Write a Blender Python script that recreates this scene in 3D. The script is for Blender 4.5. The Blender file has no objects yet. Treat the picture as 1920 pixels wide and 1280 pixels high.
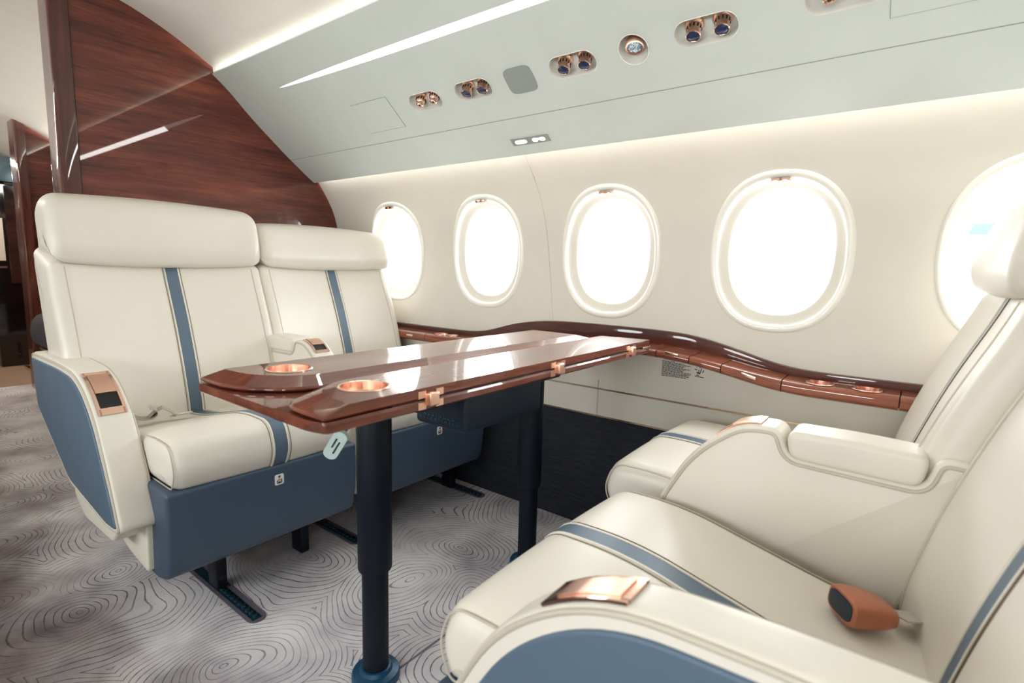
import bpy, bmesh, math, random
from mathutils import Vector, Matrix
random.seed(4)
S = bpy.context.scene
COL = S.collection
PI = math.pi

# ------------------------------------------------------------------ camera
cam_d = bpy.data.cameras.new('camera')
cam = bpy.data.objects.new('camera', cam_d)
COL.objects.link(cam)
CAMROT = ((0.789225, -0.103770, 0.605273), (0.613512, 0.089950, -0.784546), (0.026968, 0.990525, 0.134655))
cam.matrix_world = Matrix.Translation((0, 0, 1.0)) @ Matrix(CAMROT).to_4x4()
cam_d.sensor_width = 36.0
cam_d.lens = 1003.0 / 1920.0 * 36.0
cam_d.clip_start = 0.02
cam_d.dof.use_dof = True
cam_d.dof.focus_distance = 1.75
cam_d.dof.aperture_fstop = 4.5
S.camera = cam

# ------------------------------------------------------------------ exposure, world
S.view_settings.view_transform = 'Standard'
S.view_settings.look = 'None'
S.view_settings.gamma = 1.0
S.view_settings.use_curve_mapping = False
S.view_settings.exposure = 0.6
S.cycles.use_denoising = True
S.cycles.max_bounces = 10
S.cycles.diffuse_bounces = 6
S.cycles.glossy_bounces = 5
S.cycles.transparent_max_bounces = 12
S.cycles.sample_clamp_indirect = 6.0
S.cycles.caustics_reflective = False
S.cycles.caustics_refractive = False
world = bpy.data.worlds.new('hazy_daylight')
S.world = world
world.use_nodes = True
wb = world.node_tree.nodes['Background']
wb.inputs[0].default_value = (1.0, 1.0, 1.0, 1)
wb.inputs[1].default_value = 3.0

def area(name, loc, direction, sx, sy, power, color=(1, 1, 1), xdir=(1, 0, 0)):
    l = bpy.data.lights.new(name, 'AREA')
    l.shape = 'RECTANGLE'; l.size = sx; l.size_y = sy
    l.energy = power; l.color = color
    o = bpy.data.objects.new(name, l)
    COL.objects.link(o)
    z = -Vector(direction).normalized()
    x = Vector(xdir); x = (x - z * x.dot(z)).normalized()
    y = z.cross(x)
    o.matrix_world = Matrix.Translation(loc) @ Matrix((x, y, z)).transposed().to_4x4()
    return o

YC = 0.43                       # centre line of the cabin
WIN_X = [-2.121, -1.529, -0.941, -0.373, 0.205, 0.79, 1.37]
WIN_Z = 1.066
WARM = (1.0, 0.955, 0.90)
W_WIN_R, W_WIN_L, W_COVE_C, W_COVE_W, W_LENS = 3.4, 5.6, 6.6, 6.6, 3.6
for i, wx in enumerate(WIN_X):  # daylight at every window, on both sides of the cabin
    area('daylight_window', (wx, 1.93, WIN_Z + 0.04), (0, -1, -0.12), 0.30, 0.37, W_WIN_R, (0.95, 0.98, 1.0))
    area('daylight_window', (wx, 2 * YC - 1.93, WIN_Z + 0.04), (0, 1, -0.12), 0.33, 0.40, W_WIN_L, (0.95, 0.98, 1.0))
# strip lamps tucked into the coves
for s in (1, -1):
    def my(y): return y if s > 0 else 2 * YC - y
    area('cove_strip_lamp', (-0.45, my(1.212), 1.800), (0, -1.0 * s, 0.45), 4.2, 0.02, W_COVE_C, WARM)
    area('cove_strip_lamp', (-0.45, my(1.625), 1.458), (0, 0.5 * s, -1), 4.2, 0.015, W_COVE_W, WARM)
area('cove_strip_lamp', (-3.95, 1.212, 1.800), (0, -1.0, 0.45), 2.4, 0.02, 14.0, WARM)
area('cove_strip_lamp', (-4.6, 2 * YC - 1.212, 1.800), (0, 1.0, 0.45), 3.6, 0.02, 20.0, WARM)
area('aft_daylight', (-6.0, 0.9, 1.75), (0, 0.1, -1), 0.35, 0.35, 8.0, (1.0, 0.85, 0.7))

area('strip_lamp', (-0.35, 1.258 - 0.012, 1.722 - 0.010), (0, -0.68, -0.73), 2.9, 0.027, W_LENS, (1, 0.99, 0.96))

# ------------------------------------------------------------------ materials
def srgb(r, g, b):
    f = lambda c: (c / 255 / 12.92) if c <= 10.3 else ((c / 255 + 0.055) / 1.055) ** 2.4
    return (f(r), f(g), f(b), 1.0)

class NT:
    def __init__(s, name):
        s.m = bpy.data.materials.new(name); s.m.use_nodes = True
        s.t = s.m.node_tree; s.n = s.t.nodes
        s.b = s.n['Principled BSDF']; s.out = s.n['Material Output']
    def node(s, kind, **kw):
        o = s.n.new(kind)
        for k, v in kw.items(): setattr(o, k, v)
        return o
    def link(s, a, b): s.t.links.new(a, b)
    def setv(s, sock, v):
        if isinstance(v, (int, float, tuple, list)): sock.default_value = v
        else: s.link(v, sock)
    def math(s, op, a, b=0.0, c=None):
        o = s.node('ShaderNodeMath', operation=op)
        s.setv(o.inputs[0], a); s.setv(o.inputs[1], b)
        if c is not None: s.setv(o.inputs[2], c)
        return o.outputs[0]
    def coord(s, scale=(1, 1, 1), rot=(0, 0, 0)):
        tc = s.node('ShaderNodeTexCoord'); mp = s.node('ShaderNodeMapping')
        mp.inputs['Scale'].default_value = scale; mp.inputs['Rotation'].default_value = rot
        s.link(tc.outputs['Object'], mp.inputs['Vector']); return mp.outputs[0]
    def noise(s, vec, scale, detail=3.0, rough=0.5):
        o = s.node('ShaderNodeTexNoise'); s.link(vec, o.inputs['Vector'])
        o.inputs['Scale'].default_value = scale; o.inputs['Detail'].default_value = detail
        o.inputs['Roughness'].default_value = rough; return o.outputs['Fac']
    def ramp(s, fac, stops):
        o = s.node('ShaderNodeValToRGB'); s.link(fac, o.inputs[0])
        e = o.color_ramp.elements
        while len(e) < len(stops): e.new(0.5)
        for k, (p, c) in zip(e, stops): k.position = p; k.color = c
        return o.outputs[0]
    def mix(s, fac, a, b, mode='MIX'):
        o = s.node('ShaderNodeMix', data_type='RGBA', blend_type=mode)
        s.setv(o.inputs[0], fac); s.setv(o.inputs[6], a); s.setv(o.inputs[7], b)
        return o.outputs[2]
    def bump(s, h, strength, dist):
        o = s.node('ShaderNodeBump'); s.link(h, o.inputs['Height'])
        o.inputs['Strength'].default_value = strength; o.inputs['Distance'].default_value = dist
        s.link(o.outputs[0], s.b.inputs['Normal'])

def plain(name, col, rough=0.5, metal=0.0, coat=0.0, spec=0.5, bump=None):
    t = NT(name)
    v = t.coord()
    n = t.noise(v, 9.0, 2.0)
    c2 = tuple(min(1, c * 1.04) for c in col[:3]) + (1,)
    c1 = tuple(c * 0.96 for c in col[:3]) + (1,)
    t.setv(t.b.inputs['Base Color'], t.mix(n, c1, c2))
    t.b.inputs['Roughness'].default_value = rough
    t.b.inputs['Metallic'].default_value = metal
    t.b.inputs['Coat Weight'].default_value = coat
    t.b.inputs['Coat Roughness'].default_value = 0.04
    t.b.inputs['Specular IOR Level'].default_value = spec
    if bump:
        t.bump(t.noise(v, bump[0], 4.0, 0.6), bump[1], bump[2])
    return t.m

def leather(name, col, rough=0.42):
    t = NT(name)
    v = t.coord()
    n = t.noise(v, 5.0, 2.0)
    c2 = tuple(min(1, c * 1.03) for c in col[:3]) + (1,)
    c1 = tuple(c * 0.965 for c in col[:3]) + (1,)
    t.setv(t.b.inputs['Base Color'], t.mix(n, c1, c2))
    t.b.inputs['Roughness'].default_value = rough
    vo = t.node('ShaderNodeTexVoronoi'); t.link(v, vo.inputs['Vector']); vo.inputs['Scale'].default_value = 650
    big = t.noise(v, 7.0, 2.0)
    h = t.math('ADD', t.math('MULTIPLY', vo.outputs['Distance'], 0.04), t.math('MULTIPLY', big, 1.2))
    t.bump(h, 0.35, 0.004)
    return t.m

def wood(name, dark, mid, light, scale, rough=0.28, coat=1.0):
    t = NT(name)
    v = t.coord(scale)
    n1 = t.noise(v, 1.0, 5.0, 0.6)
    v2 = t.coord(tuple(c * 6 for c in scale))
    n2 = t.noise(v2, 1.0, 3.0, 0.7)
    n3 = t.noise(t.coord(), 1.1, 2.0)
    f = t.math('ADD', t.math('MULTIPLY', n1, 0.65), t.math('MULTIPLY', n2, 0.35))
    f = t.math('ADD', f, t.math('MULTIPLY', t.math('SUBTRACT', n3, 0.5), 0.25))
    t.setv(t.b.inputs['Base Color'], t.ramp(f, [(0.34, dark), (0.5, mid), (0.68, light)]))
    t.b.inputs['Roughness'].default_value = rough
    t.b.inputs['Specular IOR Level'].default_value = 0.2
    t.b.inputs['Coat Weight'].default_value = coat
    t.b.inputs['Coat Roughness'].default_value = 0.02
    return t.m

M = {}
M['cream'] = leather('cream_leather', srgb(219, 213, 202), 0.40)
M['cream_seam'] = plain('cream_piping', srgb(188, 180, 164), 0.5)
M['stitch'] = plain('brown_stitching', srgb(112, 98, 84), 0.7)
M['gap'] = plain('seam_shadow_felt', srgb(40, 38, 42), 0.9)
M['blue'] = leather('blue_leather', srgb(82, 101, 120), 0.45)
M['navy'] = leather('navy_leather', srgb(62, 78, 98), 0.45)
M['wall'] = plain('cream_wall_lining', srgb(217, 212, 201), 0.55, bump=(300, 0.05, 0.001))
M['panel'] = plain('pale_overhead_lining', srgb(214, 222, 217), 0.5)
M['ceil'] = plain('ceiling_lining', srgb(224, 221, 211), 0.6)
M['white_gloss'] = plain('white_window_bezel', srgb(240, 238, 230), 0.25, coat=0.3)
M['housing'] = plain('cream_plastic', srgb(222, 218, 204), 0.4)
M['wood'] = wood('mahogany_bulkhead', srgb(64, 26, 19), srgb(102, 48, 35), srgb(138, 72, 52), (1.5, 1.3, 16), 0.5, 0.75)
M['wood_v'] = wood('mahogany_upright', srgb(62, 28, 22), srgb(88, 44, 34), srgb(112, 62, 48), (18, 18, 1.2), 0.45)
M['wood_t'] = wood('mahogany_table', srgb(74, 31, 20), srgb(108, 52, 34), srgb(142, 77, 53), (24, 1.6, 24), 0.45)
M['wood_l'] = wood('mahogany_ledge', srgb(80, 34, 20), srgb(122, 60, 38), srgb(154, 84, 54), (1.6, 26, 26), 0.45)
M['wood_b'] = wood('mahogany_dark_reflection', srgb(50, 21, 16), srgb(74, 33, 25), srgb(98, 48, 36), (1.5, 16, 16), 0.5, 0.7)  # ledge mahogany darkened: the band's dark reflection is put into the colour
M['copper'] = plain('polished_copper', (0.92, 0.62, 0.50, 1), 0.16, 1.0)
M['copper_b'] = plain('brushed_copper', (0.88, 0.56, 0.43, 1), 0.32, 1.0)
M['gold'] = plain('pale_gold_trim', (0.86, 0.66, 0.5, 1), 0.22, 1.0)
M['buckle'] = plain('satin_copper_paint', srgb(176, 108, 80), 0.38, 0.25)
M['black'] = plain('blue_black_metal', srgb(10, 18, 30), 0.5, 0.0, spec=0.25)
M['blackbox'] = plain('blue_black_plastic', srgb(18, 34, 50), 0.5)
M['teal'] = plain('teal_anodised_metal', srgb(28, 74, 104), 0.35, 0.2)
M['steel'] = plain('blue_steel', srgb(70, 110, 130), 0.3, 0.9)
M['dark'] = plain('black_lacquer', srgb(12, 11, 14), 0.12, coat=0.6)
M['slot'] = plain('black_slot', srgb(6, 6, 8), 0.6)
M['lens'] = plain('navy_lens_glass', srgb(28, 52, 92), 0.12, coat=1.0)
M['trackcover'] = plain('grey_track_cover', srgb(92, 88, 98), 0.5)
M['railteal'] = plain('dark_teal_rail', srgb(24, 50, 62), 0.3, 0.3)
M['strap'] = plain('grey_webbing', srgb(176, 168, 160), 0.7, bump=(500, 0.6, 0.001))
M['silver'] = plain('silver_metal', (0.75, 0.74, 0.72, 1), 0.25, 1.0)
M['label'] = plain('white_label', srgb(226, 232, 230), 0.5)
M['ink'] = plain('dark_print', srgb(40, 52, 58), 0.6)
M['ink_o'] = plain('orange_print', srgb(206, 160, 96), 0.6)
M['tagc'] = plain('pale_green_plastic', srgb(190, 210, 206), 0.35)
M['charcoal'] = plain('charcoal_fabric', srgb(56, 56, 64), 0.85, bump=(300, 0.4, 0.001))
M['mirror'] = plain('smoked_mirror', srgb(150, 175, 195), 0.08, 1.0)
M['aftfloor'] = plain('tan_floor', srgb(150, 124, 104), 0.6)
M['hangar'] = plain('pale_teal_cladding', (0.16, 0.27, 0.29, 1), 0.8)

def emis(name, col, strength):
    t = NT(name)
    t.b.inputs['Base Color'].default_value = (0.8, 0.8, 0.8, 1)
    n = t.noise(t.coord(), 20.0, 1.0)
    t.setv(t.b.inputs['Emission Color'], t.mix(n, col, tuple(c * 0.97 for c in col[:3]) + (1,)))
    t.b.inputs['Emission Strength'].default_value = strength
    return t.m
M['lamp'] = emis('lit_diffuser', (1.0, 0.98, 0.95, 1), 1.3)
M['amber'] = emis('amber_backlight', (1.0, 0.80, 0.66, 1), 0.75)

def glass_mat():
    t = NT('window_acrylic')
    tr = t.node('ShaderNodeBsdfTransparent'); gl = t.node('ShaderNodeBsdfGlossy'); mx = t.node('ShaderNodeMixShader')
    fr = t.node('ShaderNodeFresnel'); fr.inputs[0].default_value = 1.35
    gl.inputs['Roughness'].default_value = 0.02
    n = t.noise(t.coord(), 3.0, 1.0)
    t.setv(tr.inputs[0], t.mix(n, (0.97, 0.98, 0.98, 1), (0.99, 0.99, 0.99, 1)))
    t.link(t.math('MULTIPLY', fr.outputs[0], 0.25), mx.inputs[0]); t.link(tr.outputs[0], mx.inputs[1]); t.link(gl.outputs[0], mx.inputs[2])
    t.link(mx.outputs[0], t.out.inputs[0]); return t.m
M['glass'] = glass_mat()

def carpet_mat():
    t = NT('sculpted_wool_carpet')
    v = t.coord((1, 1, 0))
    warp = t.node('ShaderNodeTexNoise'); t.link(v, warp.inputs['Vector']); warp.inputs['Scale'].default_value = 2.6
    warp.inputs['Detail'].default_value = 1.5
    sub = t.node('ShaderNodeVectorMath', operation='SUBTRACT'); t.link(warp.outputs['Color'], sub.inputs[0]); sub.inputs[1].default_value = (0.5, 0.5, 0.5)
    sc = t.node('ShaderNodeVectorMath', operation='SCALE'); t.link(sub.outputs[0], sc.inputs[0]); sc.inputs['Scale'].default_value = 0.30
    ad = t.node('ShaderNodeVectorMath', operation='ADD'); t.link(v, ad.inputs[0]); t.link(sc.outputs[0], ad.inputs[1])
    vo = t.node('ShaderNodeTexVoronoi', voronoi_dimensions='2D'); t.link(ad.outputs[0], vo.inputs['Vector'])
    vo.inputs['Scale'].default_value = 2.7
    d = vo.outputs['Distance']
    ph = t.math('FRACT', t.math('MULTIPLY', d, 20.0))
    tri = t.math('ABSOLUTE', t.math('SUBTRACT', ph, 0.5))          # 0 in mid of groove
    brk = t.noise(v, 55.0, 2.0)
    wid = t.math('MULTIPLY_ADD', brk, 0.20, -0.045)
    groove = t.node('ShaderNodeMapRange', interpolation_type='SMOOTHSTEP')
    t.link(tri, groove.inputs[0]); t.setv(groove.inputs[1], t.math('MULTIPLY', wid, 0.4)); t.setv(groove.inputs[2], t.math('ADD', wid, 0.05))
    fade = t.node('ShaderNodeMapRange', interpolation_type='SMOOTHSTEP')
    t.link(t.noise(v, 4.5, 2.0), fade.inputs[0]); fade.inputs[1].default_value = 0.30; fade.inputs[2].default_value = 0.60
    g = t.math('SUBTRACT', 1.0, t.math('MULTIPLY', t.math('SUBTRACT', 1.0, groove.outputs[0]), t.math('MULTIPLY_ADD', fade.outputs[0], 0.8, 0.2)))
    pat = t.noise(v, 3.2, 3.0, 0.6)
    fine = t.noise(v, 300.0, 2.0)
    base = t.ramp(pat, [(0.32, srgb(164, 158, 165)), (0.5, srgb(202, 198, 201)), (0.66, srgb(224, 221, 221))])
    # the aisle side of the carpet blends into darker brown patches
    sep = t.node('ShaderNodeSeparateXYZ'); t.link(v, sep.inputs[0])
    aisle = t.node('ShaderNodeMapRange', interpolation_type='SMOOTHSTEP')
    t.setv(aisle.inputs[0], t.math('ADD', sep.outputs[1], t.math('MULTIPLY', t.math('SUBTRACT', pat, 0.5), 0.5)))
    aisle.inputs[1].default_value = 0.15; aisle.inputs[2].default_value = 0.62
    brown = t.ramp(t.noise(v, 5.0, 4.0, 0.6), [(0.35, srgb(74, 64, 62)), (0.65, srgb(124, 112, 108))])
    base = t.mix(aisle.outputs[0], brown, base)
    seam = t.node('ShaderNodeMapRange'); t.setv(seam.inputs[0], t.math('ABSOLUTE', t.math('ADD', sep.outputs[0], 0.95)))
    seam.inputs[1].default_value = 0.002; seam.inputs[2].default_value = 0.005
    g = t.math('MULTIPLY', g, seam.outputs[0])
    col = t.mix(t.math('MULTIPLY_ADD', g, 0.8, 0.2), srgb(70, 66, 82), base)
    col = t.mix(0.25, col, t.mix(fine, (0.2, 0.19, 0.19, 1), (0.9, 0.9, 0.9, 1)), 'OVERLAY')
    t.setv(t.b.inputs['Base Color'], col)
    t.b.inputs['Roughness'].default_value = 0.95
    t.b.inputs['Specular IOR Level'].default_value = 0.1
    t.bump(t.math('ADD', g, t.math('MULTIPLY', fine, 0.3)), 0.5, 0.004)
    return t.m
M['carpet'] = carpet_mat()

def textile_mat():
    t = NT('navy_woven_lining')
    n = t.noise(t.coord((12, 12, 260)), 1.0, 3.0, 0.7)
    t.setv(t.b.inputs['Base Color'], t.ramp(n, [(0.35, srgb(12, 16, 24)), (0.65, srgb(36, 40, 52))]))
    t.b.inputs['Roughness'].default_value = 0.85
    t.bump(n, 0.5, 0.002)
    return t.m
M['textile'] = textile_mat()

def grille_mat():
    t = NT('perforated_grille')
    vo = t.node('ShaderNodeTexVoronoi'); t.link(t.coord((1, 1.3, 0)), vo.inputs['Vector']); vo.inputs['Scale'].default_value = 300
    vo.inputs['Randomness'].default_value = 0.0
    t.setv(t.b.inputs['Base Color'], t.ramp(vo.outputs['Distance'], [(0.25, srgb(92, 102, 104)), (0.42, srgb(176, 184, 180))]))
    t.b.inputs['Roughness'].default_value = 0.5
    return t.m
M['grille'] = grille_mat()

def sparkle_mat():
    t = NT('crystal_lens')
    vo = t.node('ShaderNodeTexVoronoi'); t.link(t.coord(), vo.inputs['Vector']); vo.inputs['Scale'].default_value = 320
    t.setv(t.b.inputs['Base Color'], t.ramp(vo.outputs['Color'], [(0.3, srgb(90, 125, 150)), (0.7, srgb(220, 235, 240))]))
    t.b.inputs['Roughness'].default_value = 0.15
    return t.m
M['sparkle'] = sparkle_mat()

def ribbed_copper():
    t = NT('ribbed_copper')
    t.b.inputs['Base Color'].default_value = (0.94, 0.66, 0.55, 1)
    t.b.inputs['Metallic'].default_value = 1.0
    n = t.noise(t.coord((120, 120, 1)), 1.0, 1.0)
    t.setv(t.b.inputs['Roughness'], t.math('MULTIPLY_ADD', n, 0.3, 0.08))
    t.bump(n, 0.3, 0.002)
    return t.m
M['ribcopper'] = ribbed_copper()

# ------------------------------------------------------------------ object helpers
def world_loc(o):
    v = Vector((0, 0, 0))
    while o: v += o.location; o = o.parent
    return v
def mesh_obj(name, bm, mat, parent=None, smooth=True, angle=35, label=None, recalc=True):
    if recalc: bmesh.ops.recalc_face_normals(bm, faces=bm.faces)
    me = bpy.data.meshes.new(name); bm.to_mesh(me); bm.free()
    if smooth:
        for p in me.polygons: p.use_smooth = True
        me.set_sharp_from_angle(angle=math.radians(angle))
    if mat is not None: me.materials.append(mat)
    o = bpy.data.objects.new(name, me); COL.objects.link(o)
    if parent is not None:
        o.parent = parent; o.location = -world_loc(parent)
    if label: o['label'] = label
    return o
def tag(o, label, cat, group=None, kind=None):
    o['label'] = label; o['category'] = cat
    if group: o['group'] = group
    if kind: o['kind'] = kind
    return o
def thing(name, label, cat, loc, group=None):
    o = bpy.data.objects.new(name, None); o.empty_display_size = 0.05
    COL.objects.link(o); o.location = loc
    return tag(o, label, cat, group)
def struct(o, label, cat='structure'):
    o['label'] = label; o['category'] = cat; o['kind'] = 'structure'; return o

def lerp(a, b, t): return a + (b - a) * t
def interp(x, xs, ys):
    if x <= xs[0]: return ys[0]
    for i in range(len(xs) - 1):
        if x <= xs[i + 1]:
            return lerp(ys[i], ys[i + 1], (x - xs[i]) / (xs[i + 1] - xs[i]))
    return ys[-1]
def rpoly(pts, maxseg=0.03, steps=7):
    """closed polygon of (x, z, radius) with rounded corners, densely sampled"""
    n = len(pts); out = []
    for i in range(n):
        p = Vector(pts[i][:2]); a = Vector(pts[i - 1][:2]); b = Vector(pts[(i + 1) % n][:2])
        r = pts[i][2] if len(pts[i]) > 2 else 0.0
        la, lb = (a - p).length, (b - p).length
        d = min(r, la * 0.49, lb * 0.49)
        if d < 1e-4: out.append(p); continue
        p0 = p + (a - p) * d / la; p1 = p + (b - p) * d / lb
        for k in range(steps + 1):
            t = k / steps
            out.append(p0 * (1 - t) ** 2 + p * 2 * t * (1 - t) + p1 * t * t)
    res = []
    for i in range(len(out)):
        a, b = out[i], out[(i + 1) % len(out)]
        L = (b - a).length
        if L < 1e-5: continue
        k = max(1, int(math.ceil(L / maxseg)))
        for j in range(k): res.append(a.lerp(b, j / k))
    return res
def area2(p): return sum(p[i - 1].x * p[i].y - p[i].x * p[i - 1].y for i in range(len(p)))
def offset_poly(p, d):
    """positive d shrinks a closed polygon"""
    if abs(d) < 1e-7: return [v.copy() for v in p]
    s = 1 if area2(p) > 0 else -1
    n = len(p); out = []
    for i in range(n):
        e0 = (p[i] - p[i - 1]); e1 = (p[(i + 1) % n] - p[i])
        if e0.length < 1e-9 or e1.length < 1e-9: out.append(p[i].copy()); continue
        e0.normalize(); e1.normalize()
        n0 = Vector((-e0.y, e0.x)) * s; n1 = Vector((-e1.y, e1.x)) * s
        m = n0 + n1
        if m.length < 1e-6: m = n0
        m.normalize()
        c = max(0.5, m.dot(n0))
        out.append(p[i] + m * (d / c))
    # collapse edges that flipped over so tight corners never fold into loops
    for _ in range(12):
        bad = False
        for i in range(n):
            j = (i + 1) % n
            if (out[j] - out[i]).dot(p[j] - p[i]) < 0:
                mid = (out[i] + out[j]) / 2; out[i] = mid.copy(); out[j] = mid.copy(); bad = True
                out[i - 1] = out[i - 1].lerp(out[i], 0.02)
        if not bad: break
    return out
def loft(bm, rings, cap=True, closed=True, start=True):
    vs = [[bm.verts.new(v) for v in r] for r in rings]
    n = len(vs[0])
    for a, b in zip(vs, vs[1:]):
        for i in range(n if closed else n - 1):
            j = (i + 1) % n
            try: bm.faces.new((a[i], a[j], b[j], b[i]))
            except ValueError: pass
    if cap:
        for r in ((vs[0], vs[-1]) if start else (vs[-1],)):
            try: bm.faces.new(r)
            except ValueError: pass
    return bm
def slab(prof, y0, y1, r=0.01, conv=None, crown=0.0, wing=0.0, wp=2.5, ny=9, bm=None, edge=5, off=0.0, ycs=None, tw=0.0, fan=False):
    """profile in (x,z) extruded along y with rounded rims; crown pulls the sides in, wing pushes them forward"""
    bm = bm or bmesh.new()
    yc = (y0 + y1) / 2 if ycs is None else ycs[0]
    hw = (y1 - y0) / 2 if ycs is None else ycs[1]
    st = []
    for k in range(edge + 1):
        t = k / edge * PI / 2
        st.append((y0 + r * (1 - math.cos(t)), r * (1 - math.sin(t))))
    for k in range(1, ny): st.append((lerp(y0 + r, y1 - r, k / ny), 0.0))
    for k in range(edge + 1):
        t = PI / 2 - k / edge * PI / 2
        st.append((y1 - r * (1 - math.cos(t)), r * (1 - math.sin(t))))
    rings = []
    for y, ins in st:
        u = (y - yc) / hw
        q = offset_poly(prof, ins + crown * u * u - off)
        dx = wing * min(1.0, abs(u)) ** wp + tw * u
        rings.append([conv(v.x + dx, y, v.y) for v in q])
    if not fan: return loft(bm, rings)
    for r in (rings[0], rings[-1]):
        c = sum((Vector(p) for p in r), Vector()) / len(r)
        rr = [[tuple(c.lerp(Vector(p), k)) for p in r] for k in (0.66, 0.33, 0.02)]
        if r is rings[0]: rings = rr[::-1] + rings
        else: rings = rings + rr
    return loft(bm, rings)
def box(bm, x0, x1, y0, y1, z0, z1, conv=None, bev=0.0):
    conv = conv or (lambda a, b, c: (a, b, c))
    b2 = bmesh.new()
    bmesh.ops.create_cube(b2, size=1)
    for v in b2.verts:
        v.co = Vector((lerp(x0, x1, v.co.x + .5), lerp(y0, y1, v.co.y + .5), lerp(z0, z1, v.co.z + .5)))
    if bev: bmesh.ops.bevel(b2, geom=b2.edges[:], offset=bev, segments=3, profile=0.5, affect='EDGES')
    mp = {}
    for v in b2.verts: mp[v] = bm.verts.new(conv(*v.co))
    for f in b2.faces: bm.faces.new([mp[v] for v in f.verts])
    b2.free(); return bm
def tube(bm, pts, rad, n=8, closed=False):
    pts = [Vector(p) for p in pts]; N = len(pts); rings = []; ref = None
    for i, p in enumerate(pts):
        a = pts[i - 1] if (i > 0 or closed) else p
        b = pts[(i + 1) % N] if (i < N - 1 or closed) else p
        d = (b - a).normalized()
        if ref is None: ref = d.orthogonal().normalized()
        ref = (ref - d * ref.dot(d)).normalized(); w = d.cross(ref)
        rings.append([p + (ref * math.cos(k * 2 * PI / n) + w * math.sin(k * 2 * PI / n)) * rad for k in range(n)])
    if closed: rings.append(rings[0])
    return loft(bm, rings, cap=not closed)
def lathe(bm, prof, loc=(0, 0, 0), axis=(0, 0, 1), n=40, start=False):
    """prof = list of (radius, height) spun about axis through loc"""
    a = Vector(axis).normalized(); x = a.orthogonal().normalized(); y = a.cross(x); L = Vector(loc)
    rings = [[L + a * h + (x * math.cos(k * 2 * PI / n) + y * math.sin(k * 2 * PI / n)) * max(r, 1e-4) for k in range(n)] for r, h in prof]
    return loft(bm, rings, start=start)
def boolean_cut(o, cutters, ang=30):
    for c in cutters:
        m = o.modifiers.new('cut', 'BOOLEAN'); m.operation = 'DIFFERENCE'; m.object = c; m.solver = 'EXACT'
    dg = bpy.context.evaluated_depsgraph_get(); dg.update()
    me = bpy.data.meshes.new_from_object(o.evaluated_get(dg))
    o.modifiers.clear(); old = o.data; o.data = me
    for c in cutters:
        d = c.data; bpy.data.objects.remove(c); bpy.data.meshes.remove(d)
    for p in me.polygons: p.use_smooth = True
    me.set_sharp_from_angle(angle=math.radians(ang))
def strip_plate(prof_pts, y0, y1, thick, conv, bm=None, lift=0.0):
    """plate following an open run of profile points"""
    bm = bm or bmesh.new(); n = len(prof_pts); rings = []
    for i, p in enumerate(prof_pts):
        a = prof_pts[max(0, i - 1)]; b = prof_pts[min(n - 1, i + 1)]
        d = (b - a).normalized(); nn = Vector((-d.y, d.x))
        lo = p + nn * lift; hi = p + nn * (lift + thick)
        rings.append([conv(lo.x, y0, lo.y), conv(lo.x, y1, lo.y), conv(hi.x, y1, hi.y), conv(hi.x, y0, hi.y)])
    return loft(bm, rings)
ID = lambda x, y, z: (x, y, z)

# ------------------------------------------------------------------ cabin shell
BX = -2.60            # forward bulkhead
XR = 1.75             # rear end
XA = -7.6
WALL = [(0.55, 1.785), (0.70, 1.787), (0.85, 1.790), (1.00, 1.789), (1.10, 1.784), (1.20, 1.773), (1.28, 1.750), (1.34, 1.718),
        (1.40, 1.678), (1.45, 1.640), (1.50, 1.595), (1.54, 1.555)]
def wallY(z): return interp(z, [a for a, b in WALL], [b for a, b in WALL])
def smooth_wallY(z):
    return sum(wallY(z + d) for d in (-.03, -.015, 0, .015, .03)) / 5
WH, WV, WN = 0.187, 0.226, 2.35       # window hole half sizes and superellipse power
def sup(t, a, b, n=WN):
    c, s = math.cos(t), math.sin(t)
    return (a * math.copysign(abs(c) ** (2 / n), c), b * math.copysign(abs(s) ** (2 / n), s))

def cell_angles(z0, z1, N):
    c = []
    for dz in (z1 - WIN_Z, z0 - WIN_Z):
        for dx in (0.235, -0.235): c.append(math.atan2(dz, dx) % (2 * PI))
    return sorted([i * 2 * PI / N + 1e-4 for i in range(N)] + c)

def wall_with_windows(side, x0, x1, xs):
    f = (lambda y: y) if side > 0 else (lambda y: 2 * YC - y)
    bm = bmesh.new()
    z0, z1 = 0.80, 1.34
    def pt(x, z): return (x, f(smooth_wallY(z)), z)
    zl = [0.55, 0.62, 0.68, 0.74, z0]
    zu = [z1, 1.37, 1.40, 1.43, 1.46, 1.49, 1.52, 1.54]
    for zz in (zl, zu):
        loft(bm, [[pt(x0, z) for z in zz], [pt(x1, z) for z in zz]], cap=False, closed=False)
    cells = [(x - 0.235, x + 0.235, x) for x in xs]
    cur = x0; zm = [z0 + (z1 - z0) * k / 12 for k in range(13)]
    for a, b, c in cells:
        loft(bm, [[pt(cur, z) for z in zm], [pt(a, z) for z in zm]], cap=False, closed=False)
        cur = b
        N = 96; rings = []
        for k in range(9):
            t = k / 8; ring = []
            for th in cell_angles(z0, z1, N):
                ex, ez = sup(th, WH, WV)
                dx, dz = math.cos(th), math.sin(th)
                hz = (z1 - WIN_Z) if dz > 0 else (WIN_Z - z0)
                kk = min(0.235 / max(abs(dx), 1e-6), hz / max(abs(dz), 1e-6))
                bx, bz = dx * kk, dz * kk
                ring.append(pt(c + lerp(ex, bx, t), WIN_Z + lerp(ez, bz, t)))
            rings.append(ring)
        loft(bm, rings, cap=False)
    loft(bm, [[pt(cur, z) for z in zm], [pt(x1, z) for z in zm]], cap=False, closed=False)
    bmesh.ops.remove_doubles(bm, verts=bm.verts, dist=1e-4)
    return bm

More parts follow.
